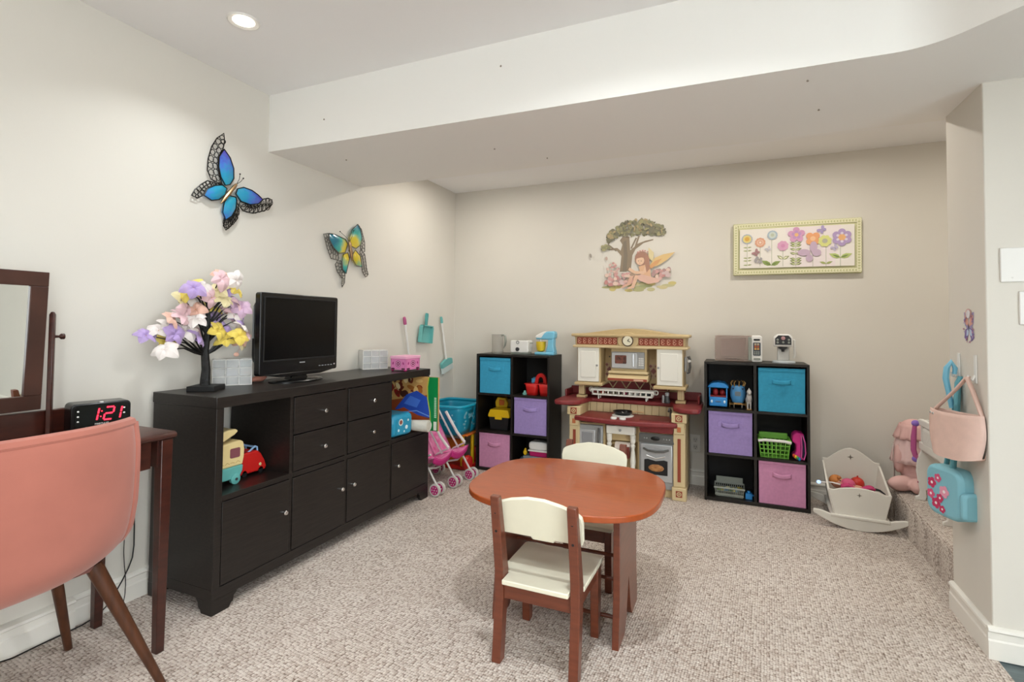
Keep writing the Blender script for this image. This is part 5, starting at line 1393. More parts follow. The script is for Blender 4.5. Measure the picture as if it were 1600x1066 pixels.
# upper counter: ledge, two wings and raised lip
zc0, zc1 = 0.572, 0.603
lw_ = [(-0.50, -0.02), (-0.50, -0.40), (-0.485, -0.435), (-0.44, -0.45), (-0.36, -0.43), (-0.31, -0.38), (-0.285, -0.22), (-0.27, -0.195), (0.285, -0.195), (0.30, -0.22), (0.318, -0.38), (0.36, -0.43), (0.44, -0.45), (0.478, -0.435), (0.490, -0.40), (0.490, -0.02)]
G().prism(lw_, 'xy', zc0, zc1).done('upper_counter', MAROON, kt, bevel=0.010, seg=3)
G().box(-0.485, 0.475, -0.035, -0.015, zc1, 0.665).prism([(-0.485, -0.035), (-0.485, -0.20), (-0.470, -0.20), (-0.470, -0.035)], 'xy', zc1, 0.655).prism([(0.460, -0.035), (0.460, -0.20), (0.475, -0.20), (0.475, -0.035)], 'xy', zc1, 0.655).done('counter_lip', MAROON, kt, bevel=0.008, seg=3)
# side brackets under the wings
for x0, x1 in ((-0.385, -0.310), (0.318, 0.395)):
    G().box(x0, x1, -0.36, -0.05, 0.48, 0.573).done('wing_support', BEIGEP, kt, bevel=0.004)
# hutch columns
for x in (-0.352, 0.350):
    c = G().box(x-0.022, x+0.022, -0.215, -0.17, 0.625, 0.705).box(x-0.034, x+0.034, -0.228, -0.16, 0.603, 0.622).done('column', BEIGEP, kt, bevel=0.004)
    for k in (-1, 0, 1): G().box(x+k*0.013-0.004, x+k*0.013+0.004, -0.218, -0.213, 0.63, 0.70).done('flute', TANL, c, bevel=0.001)
# hutch back panels
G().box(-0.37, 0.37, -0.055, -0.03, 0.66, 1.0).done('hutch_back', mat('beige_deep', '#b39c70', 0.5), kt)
G().box(-0.26, 0.26, -0.062, -0.055, 0.665, 0.765).done('lattice_panel', MAROON, kt)
g = G()
for i in range(5):
    x0 = -0.25+i*0.1
    g.cyl((x0, -0.066, 0.670), (x0+0.05, -0.066, 0.745), 0.004, n=6).cyl((x0+0.05, -0.066, 0.745), (x0+0.1, -0.066, 0.670), 0.004, n=6)
g.cyl((-0.26, -0.066, 0.747), (0.26, -0.066, 0.747), 0.005, n=6)
g.done('lattice', TANL, kt)
# wall cupboards
for s, x0, x1 in ((-1, -0.372, -0.198), (1, 0.192, 0.372)):
    G().box(x0, x1, -0.255, -0.05, 0.705, 0.985).done('cupboard', BEIGEP, kt, bevel=0.004)
    G().box(x0-0.018, x1+0.018, -0.275, -0.05, 0.700, 0.722).done('cupboard_base', BEIGEP, kt, bevel=0.006)
    d = G().box(x0+0.006, x1-0.010 if s < 0 else x1-0.006, -0.268, -0.254, 0.728, 0.978).done('cupboard_door', DOORW, kt, bevel=0.004)
    xa, xb = x0+0.030, x1-0.034
    G().box(xa, xb, -0.272, -0.266, 0.758, 0.948).done('raised_panel', DOORW, d, bevel=0.004)
    G().lathe([(0.004, 0), (0.004, 0.006), (0.008, 0.010), (0.007, 0.014), (0.0001, 0.015)], 12, M=rx(PI/2)).done('knob', KGREY, d, loc=(x1-0.022 if s < 0 else x0+0.018, -0.268, 0.848))
# diagonal tile panels beside the microwave
for s in (-1, 1):
    xa, xb = (-0.198, -0.128) if s < 0 else (0.120, 0.192)
    G().box(xa, xb, -0.12, -0.05, 0.72, 0.985).done('side_niche', BEIGEP, kt, bevel=0.003)
    xm = (xa+xb)/2
    f = Flat(lambda u, v, d: (u, -0.1205-d, v))
    f.poly([(xm-0.030, 0.755), (xm+0.030, 0.755), (xm+0.030, 0.86), (xm-0.030, 0.86)], '#b9a184')
    for a, b, r in ((0, 0.81, 0.022), (-0.02, 0.775, 0.012), (0.02, 0.775, 0.012), (-0.02, 0.845, 0.012), (0.02, 0.845, 0.012)):
        f.poly([(xm+a-r, b), (xm+a, b-r), (xm+a+r, b), (xm+a, b+r)], '#8a5a58')
    f.done('tile_print', PRINT, kt)
    G().ell((xm, -0.1205, 0.905), (0.006, 0.003, 0.006), 6).done('peg_hole', KDARK if s < 0 else TANL, kt)
# microwave and hood
G().box(-0.128, 0.125, -0.235, -0.05, 0.790, 0.985).done('microwave_housing', BEIGEP, kt, bevel=0.004)
mv = G().box(-0.122, 0.112, -0.252, -0.235, 0.830, 0.950).done('microwave_front', KGREY, kt, bevel=0.004)
G().box(-0.118, 0.062, -0.258, -0.250, 0.834, 0.946).done('microwave_door', mat('bright_silver', '#b9bbbc', 0.25, metal=0.4), mv, bevel=0.004)
G().prism(rrect(-0.094, -0.012, 0.866, 0.926, 0.006), 'xz', -0.2605, -0.257).done('microwave_window', mat('food_window', '#3a2a26', 0.2, var=(40, 0.0), col2='#7a4436'), mv)
G().cyl((0.035, -0.262, 0.85), (0.035, -0.262, 0.935), 0.005, n=8).done('microwave_handle', mat('bright_silver', '#b9bbbc', 0.25), mv)
for r in range(4):
    for c in range(3): G().box(0.073+c*0.012, 0.081+c*0.012, -0.2545, -0.2515, 0.855+r*0.015, 0.865+r*0.015).done('key', OFFW, mv)
G().box(-0.140, 0.138, -0.262, -0.05, 0.795, 0.812).done('hood_lip', TANL, kt, bevel=0.004)
G().prism([(-0.235, 0.795), (-0.290, 0.768), (-0.292, 0.745), (-0.06, 0.745), (-0.06, 0.795)], 'yz', -0.142, 0.140).done('hood', TANL, kt, bevel=0.005)
G().box(-0.138, 0.136, -0.296, -0.291, 0.748, 0.765).done('hood_strip', BRICK, kt, bevel=0.001)
G().box(0.045, 0.11, -0.298, -0.2955, 0.751, 0.761).done('hood_badge', mat('pale_badge', '#c9a58c', 0.5), kt)
# cornice with scroll panels, arch and clock
top = [(-0.405, 1.072), (-0.388, 1.045), (-0.385, 0.985), (0.385, 0.985), (0.388, 1.045), (0.405, 1.072)]
for i in range(13):
    u = 1-i/12
    top.append((-0.405+0.81*u, 1.076+0.040*max(0, math.sin(PI*u))**2.2))
G().prism(top, 'xz', -0.262, -0.04).done('cornice', BEIGEP, kt, bevel=0.006)
G().box(-0.402, 0.402, -0.278, -0.05, 0.975, 0.992).done('cornice_base', TANL, kt, bevel=0.005)
G().box(-0.412, 0.412, -0.285, -0.05, 1.056, 1.076).done('cornice_rim', BEIGEP, kt, bevel=0.006)
random.seed(9)
for x0, x1 in ((-0.372, -0.222), (-0.212, -0.078), (0.075, 0.208), (0.218, 0.372)):
    p = G().box(x0, x1, -0.268, -0.260, 1.000, 1.050).done('scroll_panel', BRICK, kt)
    g = G()
    n_ = 4
    for i in range(n_):
        cx = x0+(i+0.5)*(x1-x0)/n_
        for s in (-1, 1):
            pts = [(cx+s*0.012*math.cos(a)*(1-k*0.09), -0.270, 1.025+s*0.006+0.014*math.sin(a)*(1-k*0.09)) for k, a in ((k, k*0.75+(0 if s > 0 else PI)) for k in range(9))]
            g.tube(pts, 0.0028, 5)
    g.done('scrollwork', mat('salmon_relief', '#cf9a80', 0.5), p)
G().prism([(0.0+0.075*math.cos(2*PI*i/28), 1.030+0.060*math.sin(2*PI*i/28)) for i in range(28)], 'xz', -0.275, -0.24).done('clock_surround', BEIGEP, kt, bevel=0.005)
G().box(-0.142, 0.140, -0.27, -0.05, 0.972, 0.990).done('arch_base', TANL, kt, bevel=0.004)
ckk = G().cyl((0, -0.272, 1.030), (0, -0.284, 1.030), 0.040, n=30).done('clock_rim', mat('clock_brown', '#4c3a28', 0.4), kt)
G().cyl((0, -0.280, 1.030), (0, -0.2855, 1.030), 0.033, n=28).done('clock_face', mat('clock_face', '#ddd6bd', 0.5), ckk)
G().cyl((0, -0.287, 1.030), (0.012, -0.287, 1.044), 0.002, n=6).cyl((0, -0.287, 1.030), (0.020, -0.287, 1.022), 0.002, n=6).done('clock_hands', BLACKM, ckk)
# fridge door
fd = G().box(-0.345, -0.150, FY-0.010, FY+0.015, 0.06, 0.440).done('fridge_door', KGREY, kt, bevel=0.008)
G().box(-0.315, -0.205, FY-0.014, FY-0.008, 0.20, 0.405).done('fridge_panel', mat('bright_silver', '#b9bbbc', 0.25, metal=0.4), fd, bevel=0.006)
G().box(-0.298, -0.222, FY-0.016, FY-0.012, 0.22, 0.388).done('fridge_window', mat('frosted_grey', '#8b8c8e', 0.3), fd, bevel=0.004)
G().tube([(-0.178, FY-0.012, 0.42), (-0.176, FY-0.030, 0.39), (-0.176, FY-0.030, 0.27), (-0.178, FY-0.012, 0.24)], 0.007, 8).done('fridge_handle', KDARK, fd)
# drawer and turned posts
dw = G().box(-0.122, 0.072, FY-0.030, FY+0.03, 0.395, 0.452).done('drawer', DOORW, kt, bevel=0.005)
G().lathe([(0.004, 0), (0.009, 0.008), (0.008, 0.014), (0.0001, 0.016)], 12, M=rx(PI/2)).done('knob', KGREY, dw, loc=(-0.025, FY-0.030, 0.424))
tp = [(0.018, 0.0), (0.018, 0.045), (0.012, 0.055), (0.019, 0.075), (0.012, 0.095), (0.014, 0.12), (0.019, 0.18), (0.014, 0.24), (0.011, 0.265), (0.018, 0.285), (0.012, 0.30), (0.018, 0.315), (0.019, 0.355), (0.014, 0.36)]
for x in (-0.105, 0.056):
    G().lathe(tp, 16).done('turned_post', DOORW, kt, loc=(x, FY-0.005, 0.035))
G().cyl((-0.09, FY+0.03, 0.318), (0.04, FY+0.03, 0.318), 0.006, n=8).done('towel_rail', BEIGEP, kt)
tw = G().cyl((-0.068, FY+0.028, 0.300), (0.036, FY+0.028, 0.300), 0.034, n=22)
tag(tw.done('towel_roll', mat('soft_towel', '#dccfc4', 0.9, bump=(60, 0.5, 0.004)), loc=(-0.685, 3.92, 0)), 'soft white towel roll under the play kitchen drawer', 'towel')
tag(G().box(0, 0.030, -0.006, 0.030, 0, 0.075).box(0.004, 0.026, -0.010, -0.005, 0.020, 0.045).done('play_carton', mat('brown_carton', '#6d2a20', 0.5), loc=(-0.685+0.005, 3.92+FY-0.018, 0.235), bevel=0.003), 'small brown play food carton held by the towel roll', 'play food')
# oven
ov = G().box(0.098, 0.325, FY-0.008, FY+0.015, 0.055, 0.415).done('oven', KGREY, kt, bevel=0.005)
G().prism([(FY-0.008, 0.355), (FY-0.024, 0.360), (FY-0.012, 0.412), (FY-0.005, 0.412)], 'yz', 0.098, 0.325).done('control_panel', KDARK, ov, bevel=0.002)
G().ell((0.205, FY-0.020, 0.386), (0.030, 0.006, 0.014), 8).done('oven_display', BLACKP, ov)
for x in (0.135, 0.150, 0.26, 0.278, 0.296): G().ell((x, FY-0.019, 0.386), (0.005, 0.004, 0.005), 6).done('oven_button', KGREY, ov)
od = G().box(0.108, 0.315, FY-0.022, FY-0.006, 0.105, 0.350).done('oven_door', mat('bright_silver', '#b9bbbc', 0.25, metal=0.4), ov, bevel=0.006)
G().prism([(0.135, 0.150), (0.285, 0.150), (0.285, 0.245), (0.262, 0.250), (0.21, 0.240), (0.158, 0.250), (0.135, 0.245)], 'xz', FY-0.026, FY-0.021).done('oven_window', BLACKM, od, bevel=0.002)
G().ell((0.212, FY-0.026, 0.195), (0.050, 0.004, 0.024), 10).done('roast_picture', mat('roast', '#7a4526', 0.4, var=(50, 0.0), col2='#c08a52'), od)
G().tube([(0.130, FY-0.022, 0.318), (0.16, FY-0.036, 0.308), (0.21, FY-0.040, 0.304), (0.26, FY-0.036, 0.308), (0.292, FY-0.022, 0.318)], 0.007, 8).done('oven_handle', KDARK, od)
G().tube([(0.150, FY-0.023, 0.275), (0.21, FY-0.026, 0.258), (0.27, FY-0.023, 0.275)], 0.006, 8).done('oven_trim', CHROME, od)
# phone on the side of the right cupboard
ph = thing('toy_phone', 'grey toy wall phone on the side of the play kitchen cupboard', 'phone', (-0.685+0.376, 3.72, 0.875))
G().box(0, 0.014, -0.022, 0.022, -0.05, 0.05).done('cradle', KGREY, ph, bevel=0.004)
G().tube([(0.024, -0.005, 0.055), (0.034, -0.005, 0.035), (0.036, -0.005, -0.02), (0.028, -0.005, -0.055), (0.016, -0.005, -0.062)], [0.010, 0.009, 0.008, 0.009, 0.007], 10).done('handset', KDARK, ph)
G().ell((0.030, -0.008, 0.022), (0.014, 0.012, 0.012), 7).done('earpiece', OFFW, ph)
# frying pan
fp = thing('toy_frying_pan', 'small black toy frying pan with a fried egg on the play stove', 'frying pan', (-0.715, 3.63, 0.5125))
G().lathe([(0.0001, 0.0), (0.052, 0.0), (0.070, 0.022), (0.068, 0.024), (0.050, 0.005), (0.0001, 0.005)], 28).done('pan', BLACKP, fp)
G().tube([(0.066, 0.0, 0.022), (0.10, -0.006, 0.028), (0.145, -0.012, 0.026)], [0.006, 0.005, 0.006], 8).done('pan_handle', mat('tan_handle', '#b3946a', 0.5), fp)
G().ell((0, 0.0, 0.007), (0.020, 0.018, 0.003), 8).ell((0, 0, 0.009), (0.009, 0.009, 0.005), 6).done('fried_egg', mat('egg', '#d9c98a', 0.5), fp)
# shaker
sh = thing('toy_shaker', 'dark toy salt shaker with a silver cap on the maroon counter', 'shaker', (-0.685+0.262, 3.92-0.225, 0.6035))
G().lathe([(0.020, 0), (0.022, 0.01), (0.014, 0.045), (0.012, 0.052)], 18).done('bottle', DARKG, sh)
G().lathe([(0.013, 0.050), (0.014, 0.068), (0.008, 0.074), (0.0001, 0.075)], 18).done('cap', SILVER, sh)
G().lathe([(0.008, 0), (0.011, 0.006), (0.008, 0.05), (0.0001, 0.055)], 12).done('spout', SILVER, sh, loc=(-0.026, 0.0, 0.0))
# white dish rack across the ledge
dk = thing('dish_rack', 'long white slotted dish rack across the play kitchen ledge', 'rack', (-0.735, 3.92-0.195, 0.6035))
RW, RZ0, RZ1 = 0.215, 0.028, 0.072
g = G()
for y in (-0.045, 0.045):
    g.prism([(-RW-0.012, RZ1), (RW+0.012, RZ1), (RW+0.010, RZ1-0.012), (-RW-0.010, RZ1-0.012)], 'xz', y-0.003, y+0.003)
    g.prism([(-RW, RZ0+0.012), (RW, RZ0+0.012), (RW-0.012, RZ0), (-RW+0.012, RZ0)], 'xz', y-0.003, y+0.003)
    for i in range(12):
        x = -RW+0.005+i*(2*RW-0.01)/11
        g.box(x-0.005, x+0.005, y-0.003, y+0.003, RZ0+0.01, RZ1-0.01)
g.box(-RW, RW, -0.045, 0.045, RZ0, RZ0+0.004).box(-RW-0.012, -RW-0.006, -0.045, 0.045, RZ0+0.02, RZ1).box(RW+0.006, RW+0.012, -0.045, 0.045, RZ0+0.02, RZ1)
g.done('rack_frame', DOORW, dk)
for s in (-1, 1):
    G().torus((s*(RW+0.018), 0, RZ1-0.010), 0.014, 0.005, 'y', n=14).done('end_loop', DOORW, dk)
    for y in (-0.03, 0.03): G().cyl((s*0.17, y, 0), (s*0.17, y, RZ0), 0.005, n=8).done('foot', DOORW, dk)
for s in (-1, 1):
    G().tube([(s*0.19, 0.04, RZ1), (s*0.19, 0.04, RZ1+0.05), (s*0.18, 0.045, RZ1+0.06)], 0.0025, 6).done('wire_post', TANL, dk)
for i, (c, w) in enumerate((('#8a3a34', 'brick red'), ('#c2452c', 'orange red'), ('#6d4a36', 'brown'), ('#7d7a52', 'olive green'), ('#4a3c38', 'dark brown'), ('#8a2f4a', 'plum'), ('#c9c6c0', 'light grey'), ('#d0cfca', 'off-white'), ('#3f4a44', 'dark green'), ('#3a3a40', 'charcoal'))):
    o = G().ell((0, 0, 0.017), (0.017, 0.026, 0.017), 7).cyl((0, 0, 0.025), (0, 0, 0.034), 0.008, n=8).done('play_food', mat('food_'+c[1:], c, 0.5), loc=(-0.735-0.19+i*0.0415, 3.725, 0.6355))
    tag(o, 'small %s piece of play food lying in the white dish rack' % w, 'play food', 'play food in the dish rack')
# ------------------------------------------------------------ doll cradle
dc = thing('doll_cradle', 'white wooden rocking doll cradle on the carpet beside the landing', 'doll cradle', (0.655, 3.61, 0), rz=R(-3))
CRW = mat('cradle_white', '#dedad0', 0.45)
def rocker(y):
    n_ = 16
    up, lo = [], []
    for i in range(n_+1):
        x = -0.225+0.45*i/n_
        z = 1.55*(x*x)*0.9
        lo.append((x, z))
        up.append((x, z+0.05-0.03*abs(x/0.225)**6+(0.012 if abs(x) < 0.13 else 0)))
    G().prism(lo+up[::-1], 'xz', y-0.009, y+0.009).done('rocker', CRW, dc, bevel=0.004)
rocker(-0.175); rocker(0.175)
# sloping box
zb0 = 0.075
def endboard(y, topz, hump):
    p = [(-0.120, zb0), (0.120, zb0), (0.150, topz)]
    for i in range(9):
        u = 1-2*(i+0.5)/9
        p.append((0.138*u, topz+hump*math.cos(u*PI/2)**1.5-(0.006 if abs(u) > 0.8 else 0)))
    p.append((-0.150, topz))
    return p
fb = G().prism(endboard(0, 0.215, 0.020), 'xz', -0.172, -0.158).done('footboard', CRW, dc, bevel=0.003)
hb2 = G().prism(endboard(0, 0.315, 0.075), 'xz', 0.158, 0.172).done('headboard', CRW, dc, bevel=0.003)
CUT = mat('cut_star', '#6b6459', 0.7)
def star(y, z, r, par):
    p = []
    for i in range(8):
        a = PI*i/4; q = r if i % 2 == 0 else r*0.3
        p.append((q*math.cos(a), z+q*math.sin(a)))
    G().prism(p, 'xz', y-0.001, y+0.0005).done('star_cut_out', CUT, par)
star(-0.172, 0.195, 0.013, fb); star(0.158, 0.335, 0.018, hb2)
for s in (-1, 1):
    M = Matrix.Identity(4)
    G().add([(s*0.113, -0.160, zb0), (s*0.125, -0.160, zb0), (s*0.125, 0.160, zb0), (s*0.113, 0.160, zb0), (s*0.141, -0.160, 0.205), (s*0.153, -0.160, 0.205), (s*0.153, 0.160, 0.300), (s*0.141, 0.160, 0.300)],
            [(3, 2, 1, 0), (4, 5, 6, 7), (0, 1, 5, 4), (1, 2, 6, 5), (2, 3, 7, 6), (3, 0, 4, 7)]).done('side_board', CRW, dc, bevel=0.003)
G().box(-0.140, 0.140, -0.190, 0.190, 0.062, 0.078).done('base_board', CRW, dc, bevel=0.004)
# dolls and toys in the cradle
SKIN = mat('doll_skin', '#d09a80', 0.5)
HAIRO = mat('doll_hair', '#c07a3e', 0.7)
d1 = thing('baby_doll', 'small orange-haired baby doll in pink lying in the cradle', 'doll', (0.575, 3.66, 0.155), rz=R(-30))
g = G().ell((0, 0, 0.045), (0.034, 0.034, 0.036), 10).ell((0.055, 0.0, 0.045), (0.040, 0.034, 0.030), 10).ell((0.105, 0.018, 0.035), (0.032, 0.014, 0.014), 8).ell((0.105, -0.018, 0.035), (0.032, 0.014, 0.014), 8).ell((0.045, 0.042, 0.04), (0.018, 0.012, 0.012), 8).ell((0.045, -0.042, 0.045), (0.022, 0.012, 0.012), 8)
g.done('doll_body', SKIN, d1, remesh=0.005)
G().ell((-0.008, 0.0, 0.054), (0.036, 0.036, 0.034), 10).ell((0.018, -0.022, 0.082), (0.010, 0.010, 0.010), 6).done('hair', HAIRO, d1)
G().ell((0.058, 0.0, 0.048), (0.038, 0.038, 0.033), 10).done('pink_top', mat('doll_pink', '#cf5a80', 0.7), d1)
for s in (-1, 1): G().ell((0.024, s*0.012-0.008, 0.062), 0.0035, 5).done('eye', BLACKM, d1)
o = G().ell((0, 0, 0.038), (0.038, 0.038, 0.038), 10).tube([(0, 0, 0.076), (0.004, 0, 0.084)], 0.004, 6).done('red_ball', mat('ball_red', '#c23020', 0.4), loc=(0.69, 3.73, 0.150))
tag(o, 'small red ball lying among the dolls in the cradle', 'ball')
o = G().sheet(lambda u, v: ((u-0.5)*0.16, (v-0.5)*0.05, 0.012*math.sin(u*9)+0.010*math.cos(v*6)), 14, 6).done('doll_blanket', mat('blanket_pink', '#c0416f', 0.9, bump=(60, 0.4, 0.004)), loc=(0.655, 3.525, 0.205), solid=0.012)
tag(o, 'folded deep pink doll blanket across the cradle', 'blanket')
o = G().ell((0, 0, 0.05), (0.055, 0.04, 0.05), 8).ell((0.05, 0.02, 0.055), (0.035, 0.03, 0.035), 8).ell((-0.06, -0.01, 0.04), (0.035, 0.035, 0.04), 8).done('plush_toy', mat('plush_white', '#dcc9c2', 0.95, bump=(90, 0.6, 0.006)), loc=(0.70, 3.66, 0.080), remesh=0.006)
tag(o, 'pale soft toy tucked under the blanket in the cradle', 'soft toy')
o = G().ell((0, 0, 0.045), (0.030, 0.045, 0.045), 8).ell((-0.012, -0.03, 0.075), (0.018, 0.018, 0.022), 8).done('red_soft_toy', mat('soft_red', '#b3272c', 0.9), loc=(0.563, 3.56, 0.095), remesh=0.006)
tag(o, 'red soft toy squeezed against the cradle side', 'soft toy')
o = G().ell((0, 0, 0.06), (0.06, 0.09, 0.06), 8).ell((0.0, -0.05, 0.085), (0.05, 0.04, 0.035), 8).done('doll_pillow', mat('pillow_cloth', '#c8b5ac', 0.9), loc=(0.655, 3.60, 0.0785), remesh=0.008)
tag(o, 'pale doll pillow filling the bottom of the cradle', 'pillow')
wd = thing('toy_wand', 'thin white toy wand with a pale blue tip resting on the cradle edge', 'wand', (0.478, 3.60, 0.205))
G().tube([(0, 0, 0.0), (0.06, -0.02, 0.010), (0.12, -0.05, 0.006), (0.155, -0.07, -0.005)], 0.0045, 8).done('rod', WHITEP, wd)
G().ell((-0.008, 0, 0), (0.012, 0.010, 0.010), 8).done('tip', mat('pale_blue_tip', '#a9c4ee', 0.2, emit=('#8fb4ff', 1.2)), wd)
o = G().tube([(0, 0, 0), (0.02, -0.01, -0.002), (0.045, -0.02, -0.018)], [0.007, 0.006, 0.003], 8).done('dark_handle', BLACKM, loc=(0.735, 3.515, 0.220))
tag(o, 'short dark toy handle poking from the pink blanket', 'toy')

# ------------------------------------------------------------ landing: big soft doll, doll crib
dl = thing('rag_doll', 'large pink soft doll in a frilled dress slumped on the landing', 'doll', (0.985, 3.735, 0.181))
DP = mat('doll_pale_pink', '#d9b0aa', 0.9, bump=(50, 0.3, 0.004))
g = G().ell((0, 0.03, 0.13), (0.075, 0.07, 0.12), 10).ell((0, 0.03, 0.30), (0.07, 0.065, 0.075), 10).ell((-0.08, -0.055, 0.05), (0.045, 0.095, 0.045), 8, rz(R(-58))).ell((-0.01, -0.075, 0.045), (0.04, 0.085, 0.042), 8, rz(R(-20))).ell((-0.085, 0.0, 0.18), (0.03, 0.04, 0.085), 8)
g.done('doll_body', DP, dl, remesh=0.008)
def frill(u, v):
    a = 2*PI*u
    r = 0.075+0.038*v+0.008*math.sin(14*a)*v
    return (r*math.cos(a), 0.03+r*0.95*math.sin(a), 0.36-0.20*v)
G().sheet(frill, 84, 8).done('frilled_dress', mat('dress_white_pink', '#e2c3bf', 0.9, bump=(40, 0.4, 0.006)), dl, solid=0.004)
def frill2(u, v):
    a = 2*PI*u
    r = 0.070+0.026*v+0.008*math.sin(12*a)*v
    return (r*math.cos(a), 0.03+r*math.sin(a), 0.385-0.085*v)
G().sheet(frill2, 84, 5).done('frilled_collar', mat('dress_rose', '#dab0aa', 0.9, bump=(40, 0.4, 0.006)), dl, solid=0.004)
G().ell((0, 0.035, 0.345), (0.075, 0.07, 0.07), 10).done('bonnet', mat('dress_rose', '#dab0aa', 0.9), dl)
G().sheet(lambda u, v: (-0.115+0.03*u, -0.02+0.10*u, 0.02+0.24*v), 6, 6).done('trailing_veil', mat('veil', '#ddd2cc', 0.8, alpha=0.6), dl, solid=0.003)
cb = thing('doll_crib', 'white slatted doll crib standing on the carpeted landing', 'doll crib', (0.945, 3.345, 0.181))
CRB = mat('crib_white', '#e4e1da', 0.4)
def endp(y):
    p = [(0.0, 0.0), (0.03, 0.0), (0.036, 0.02), (0.032, 0.06), (0.21, 0.06), (0.214, 0.02), (0.22, 0.0), (0.25, 0.0), (0.25, 0.445), (0.0, 0.445), (0.018, 0.40), (0.024, 0.35), (0.018, 0.29), (-0.004, 0.22), (-0.010, 0.16), (0.0, 0.09), (0.006, 0.05), (0.0, 0.025), (-0.016, 0.018), (-0.016, 0.0)]
    return G().prism(p, 'xz', y-0.007, y+0.007).done('end_panel', CRB, cb, bevel=0.003)
endp(-0.205); endp(0.205)
for x in (0.016, 0.238):
    G().box(x-0.010, x+0.012, -0.205, 0.205, 0.415, 0.450).done('top_rail', CRB, cb, bevel=0.004)
    G().box(x-0.012, x+0.012, -0.205, 0.205, 0.285, 0.325).done('lower_rail', CRB, cb, bevel=0.004)
    for k in range(14):
        y = -0.185+k*0.0285
        G().box(x-0.005, x+0.005, y-0.007, y+0.007, 0.32, 0.418).done('slat', CRB, cb)
G().box(0.02, 0.235, -0.2, 0.2, 0.27, 0.285).done('bed_board', CRB, cb)
for z in (0.06, 0.2):
    G().cyl((-0.002, 0.197, z+0.04), (-0.006, 0.197, z+0.04), 0.005, n=8).done('screw_cap', mat('cap_pink', '#b56a7a', 0.5), cb)
o = G()
random.seed(4)
for k in range(14): o.ell((random.uniform(-0.035, 0.035), random.uniform(-0.07, 0.07), random.uniform(0.02, 0.06)), random.uniform(0.02, 0.032), 6)
tag(o.done('blue_plush', mat('blue_fluff', '#3f8fd0', 0.95, bump=(80, 0.8, 0.008)), loc=(1.02, 3.34, 0.595), remesh=0.007), 'bright blue fluffy toy lying on top of the doll crib', 'soft toy')
tag(G().box(-0.03, 0.215, -0.17, 0.17, 0, 0.14).done('doll_bedding', mat('bedding_white', '#dcd8d2', 0.9, bump=(50, 0.4, 0.006)), loc=(0.98, 3.345, 0.467), bevel=0.03), 'white doll bedding piled inside the white crib', 'bedding')
pf_ = thing('toy_purse_frame', 'pink and purple toy bow leaning against the end of the crib', 'toy', (0.945, 3.575, 0.40))
G().tube([(0, 0, 0.0), (-0.012, 0.004, 0.05), (-0.010, 0.006, 0.12), (-0.004, 0.004, 0.20)], [0.012, 0.014, 0.014, 0.010], 10).done('pink_bar', mat('raspberry', '#b5568c', 0.5), pf_)
for z in (0.0, 0.20): G().ell((-0.002, 0.002, z), (0.020, 0.014, 0.018), 7).done('purple_end', mat('violet', '#8a6ac0', 0.5), pf_)

# ------------------------------------------------------------ hooks, handbag, backpack on the stub wall
SX = 0.819
HK = mat('clear_hook', '#e6e6e2', 0.25)
def hook(y, z, label):
    t = thing('wall_hook', label, 'hook', (SX, y, z))
    G().box(-0.004, 0, -0.011, 0.011, -0.085, 0.02).done('back_plate', HK, t, bevel=0.0015)
    G().tube([(-0.004, 0, -0.055), (-0.012, 0, -0.075), (-0.022, 0, -0.072), (-0.026, 0, -0.055)], 0.004, 8).done('prong', HK, t)
hook(2.408, 1.02, 'white adhesive hook holding the pink handbag')
hook(2.560, 1.02, 'white adhesive hook holding the blue backpack')
bg = thing('handbag', 'pale pink canvas tote handbag hanging from the wall hook', 'handbag', (0.768, 2.425, 0.665))
BAGM = mat('pink_canvas', '#d6b6a9', 0.85, var=(30, 0.04), bump=(300, 0.25, 0.002))
# body: wide along the wall and turned outward, softly puffed, open top
BA = R(28)
def bagpt(u, v, s):
    w = 0.105+0.012*math.sin(PI*v)-0.012*(1-v)
    a = (u*2-1)
    th = 0.038*(1-0.35*v)*(1-abs(a)**4)+0.006
    x = s*th; y = -a*w; z = -0.01+0.172*v-0.018*(1-v)*(abs(a)**3)*-1-0.012*math.cos(a*PI/2)*v*0.5
    c, sn = math.cos(BA), math.sin(BA)
    return (x*c+y*-sn*-1*-1-0.0, x*sn*-1*-1+y*c, z)
g = G()
g.sheet(lambda u, v: bagpt(u, v, -1), 18, 12).sheet(lambda u, v: bagpt(u, v, 1), 18, 12).sheet(lambda u, v: bagpt(u, 0.0, v*2-1), 18, 4)
g.done('bag_body', BAGM, bg, solid=0.004, weld=True)
G().sheet(lambda u, v: tuple(Vector(bagpt(u, 0.93, v*2-1))*0.96+Vector((0, 0, 0.004))), 16, 4).done('bag_lining', mat('lining_tan', '#8f6d4e', 0.9), bg)
e0, e1 = Vector(bagpt(0.06, 0.97, 0)), Vector(bagpt(0.94, 0.97, 0))
hk = Vector((SX-0.024-0.768, 2.408-2.425, 1.02-0.066-0.665))
def strap(pts, w, name, m, par):
    """soft webbing: a flattened band facing out from the wall and towards the room"""
    pts = [Vector(p) for p in pts]
    g = G()
    d1, d2 = Vector((0.55, 0.75, 0)).normalized()*w*0.5, Vector((0.8, -0.6, 0)).normalized()*w*0.28
    g.sheet(lambda u, v: tuple(pts[int(round(u*(len(pts)-1)))] + d1*math.cos(2*PI*v) + d2*math.sin(2*PI*v)), len(pts)-1, 10)
    return g.done(name, m, par, weld=True)
strap([e0+Vector((0, 0, -0.03)), e0, e0.lerp(hk, 0.33), e0.lerp(hk, 0.66), hk+Vector((-0.004, 0.004, 0.0)), hk+Vector((0, 0, 0.006))], 0.026, 'bag_strap', BAGM, bg)
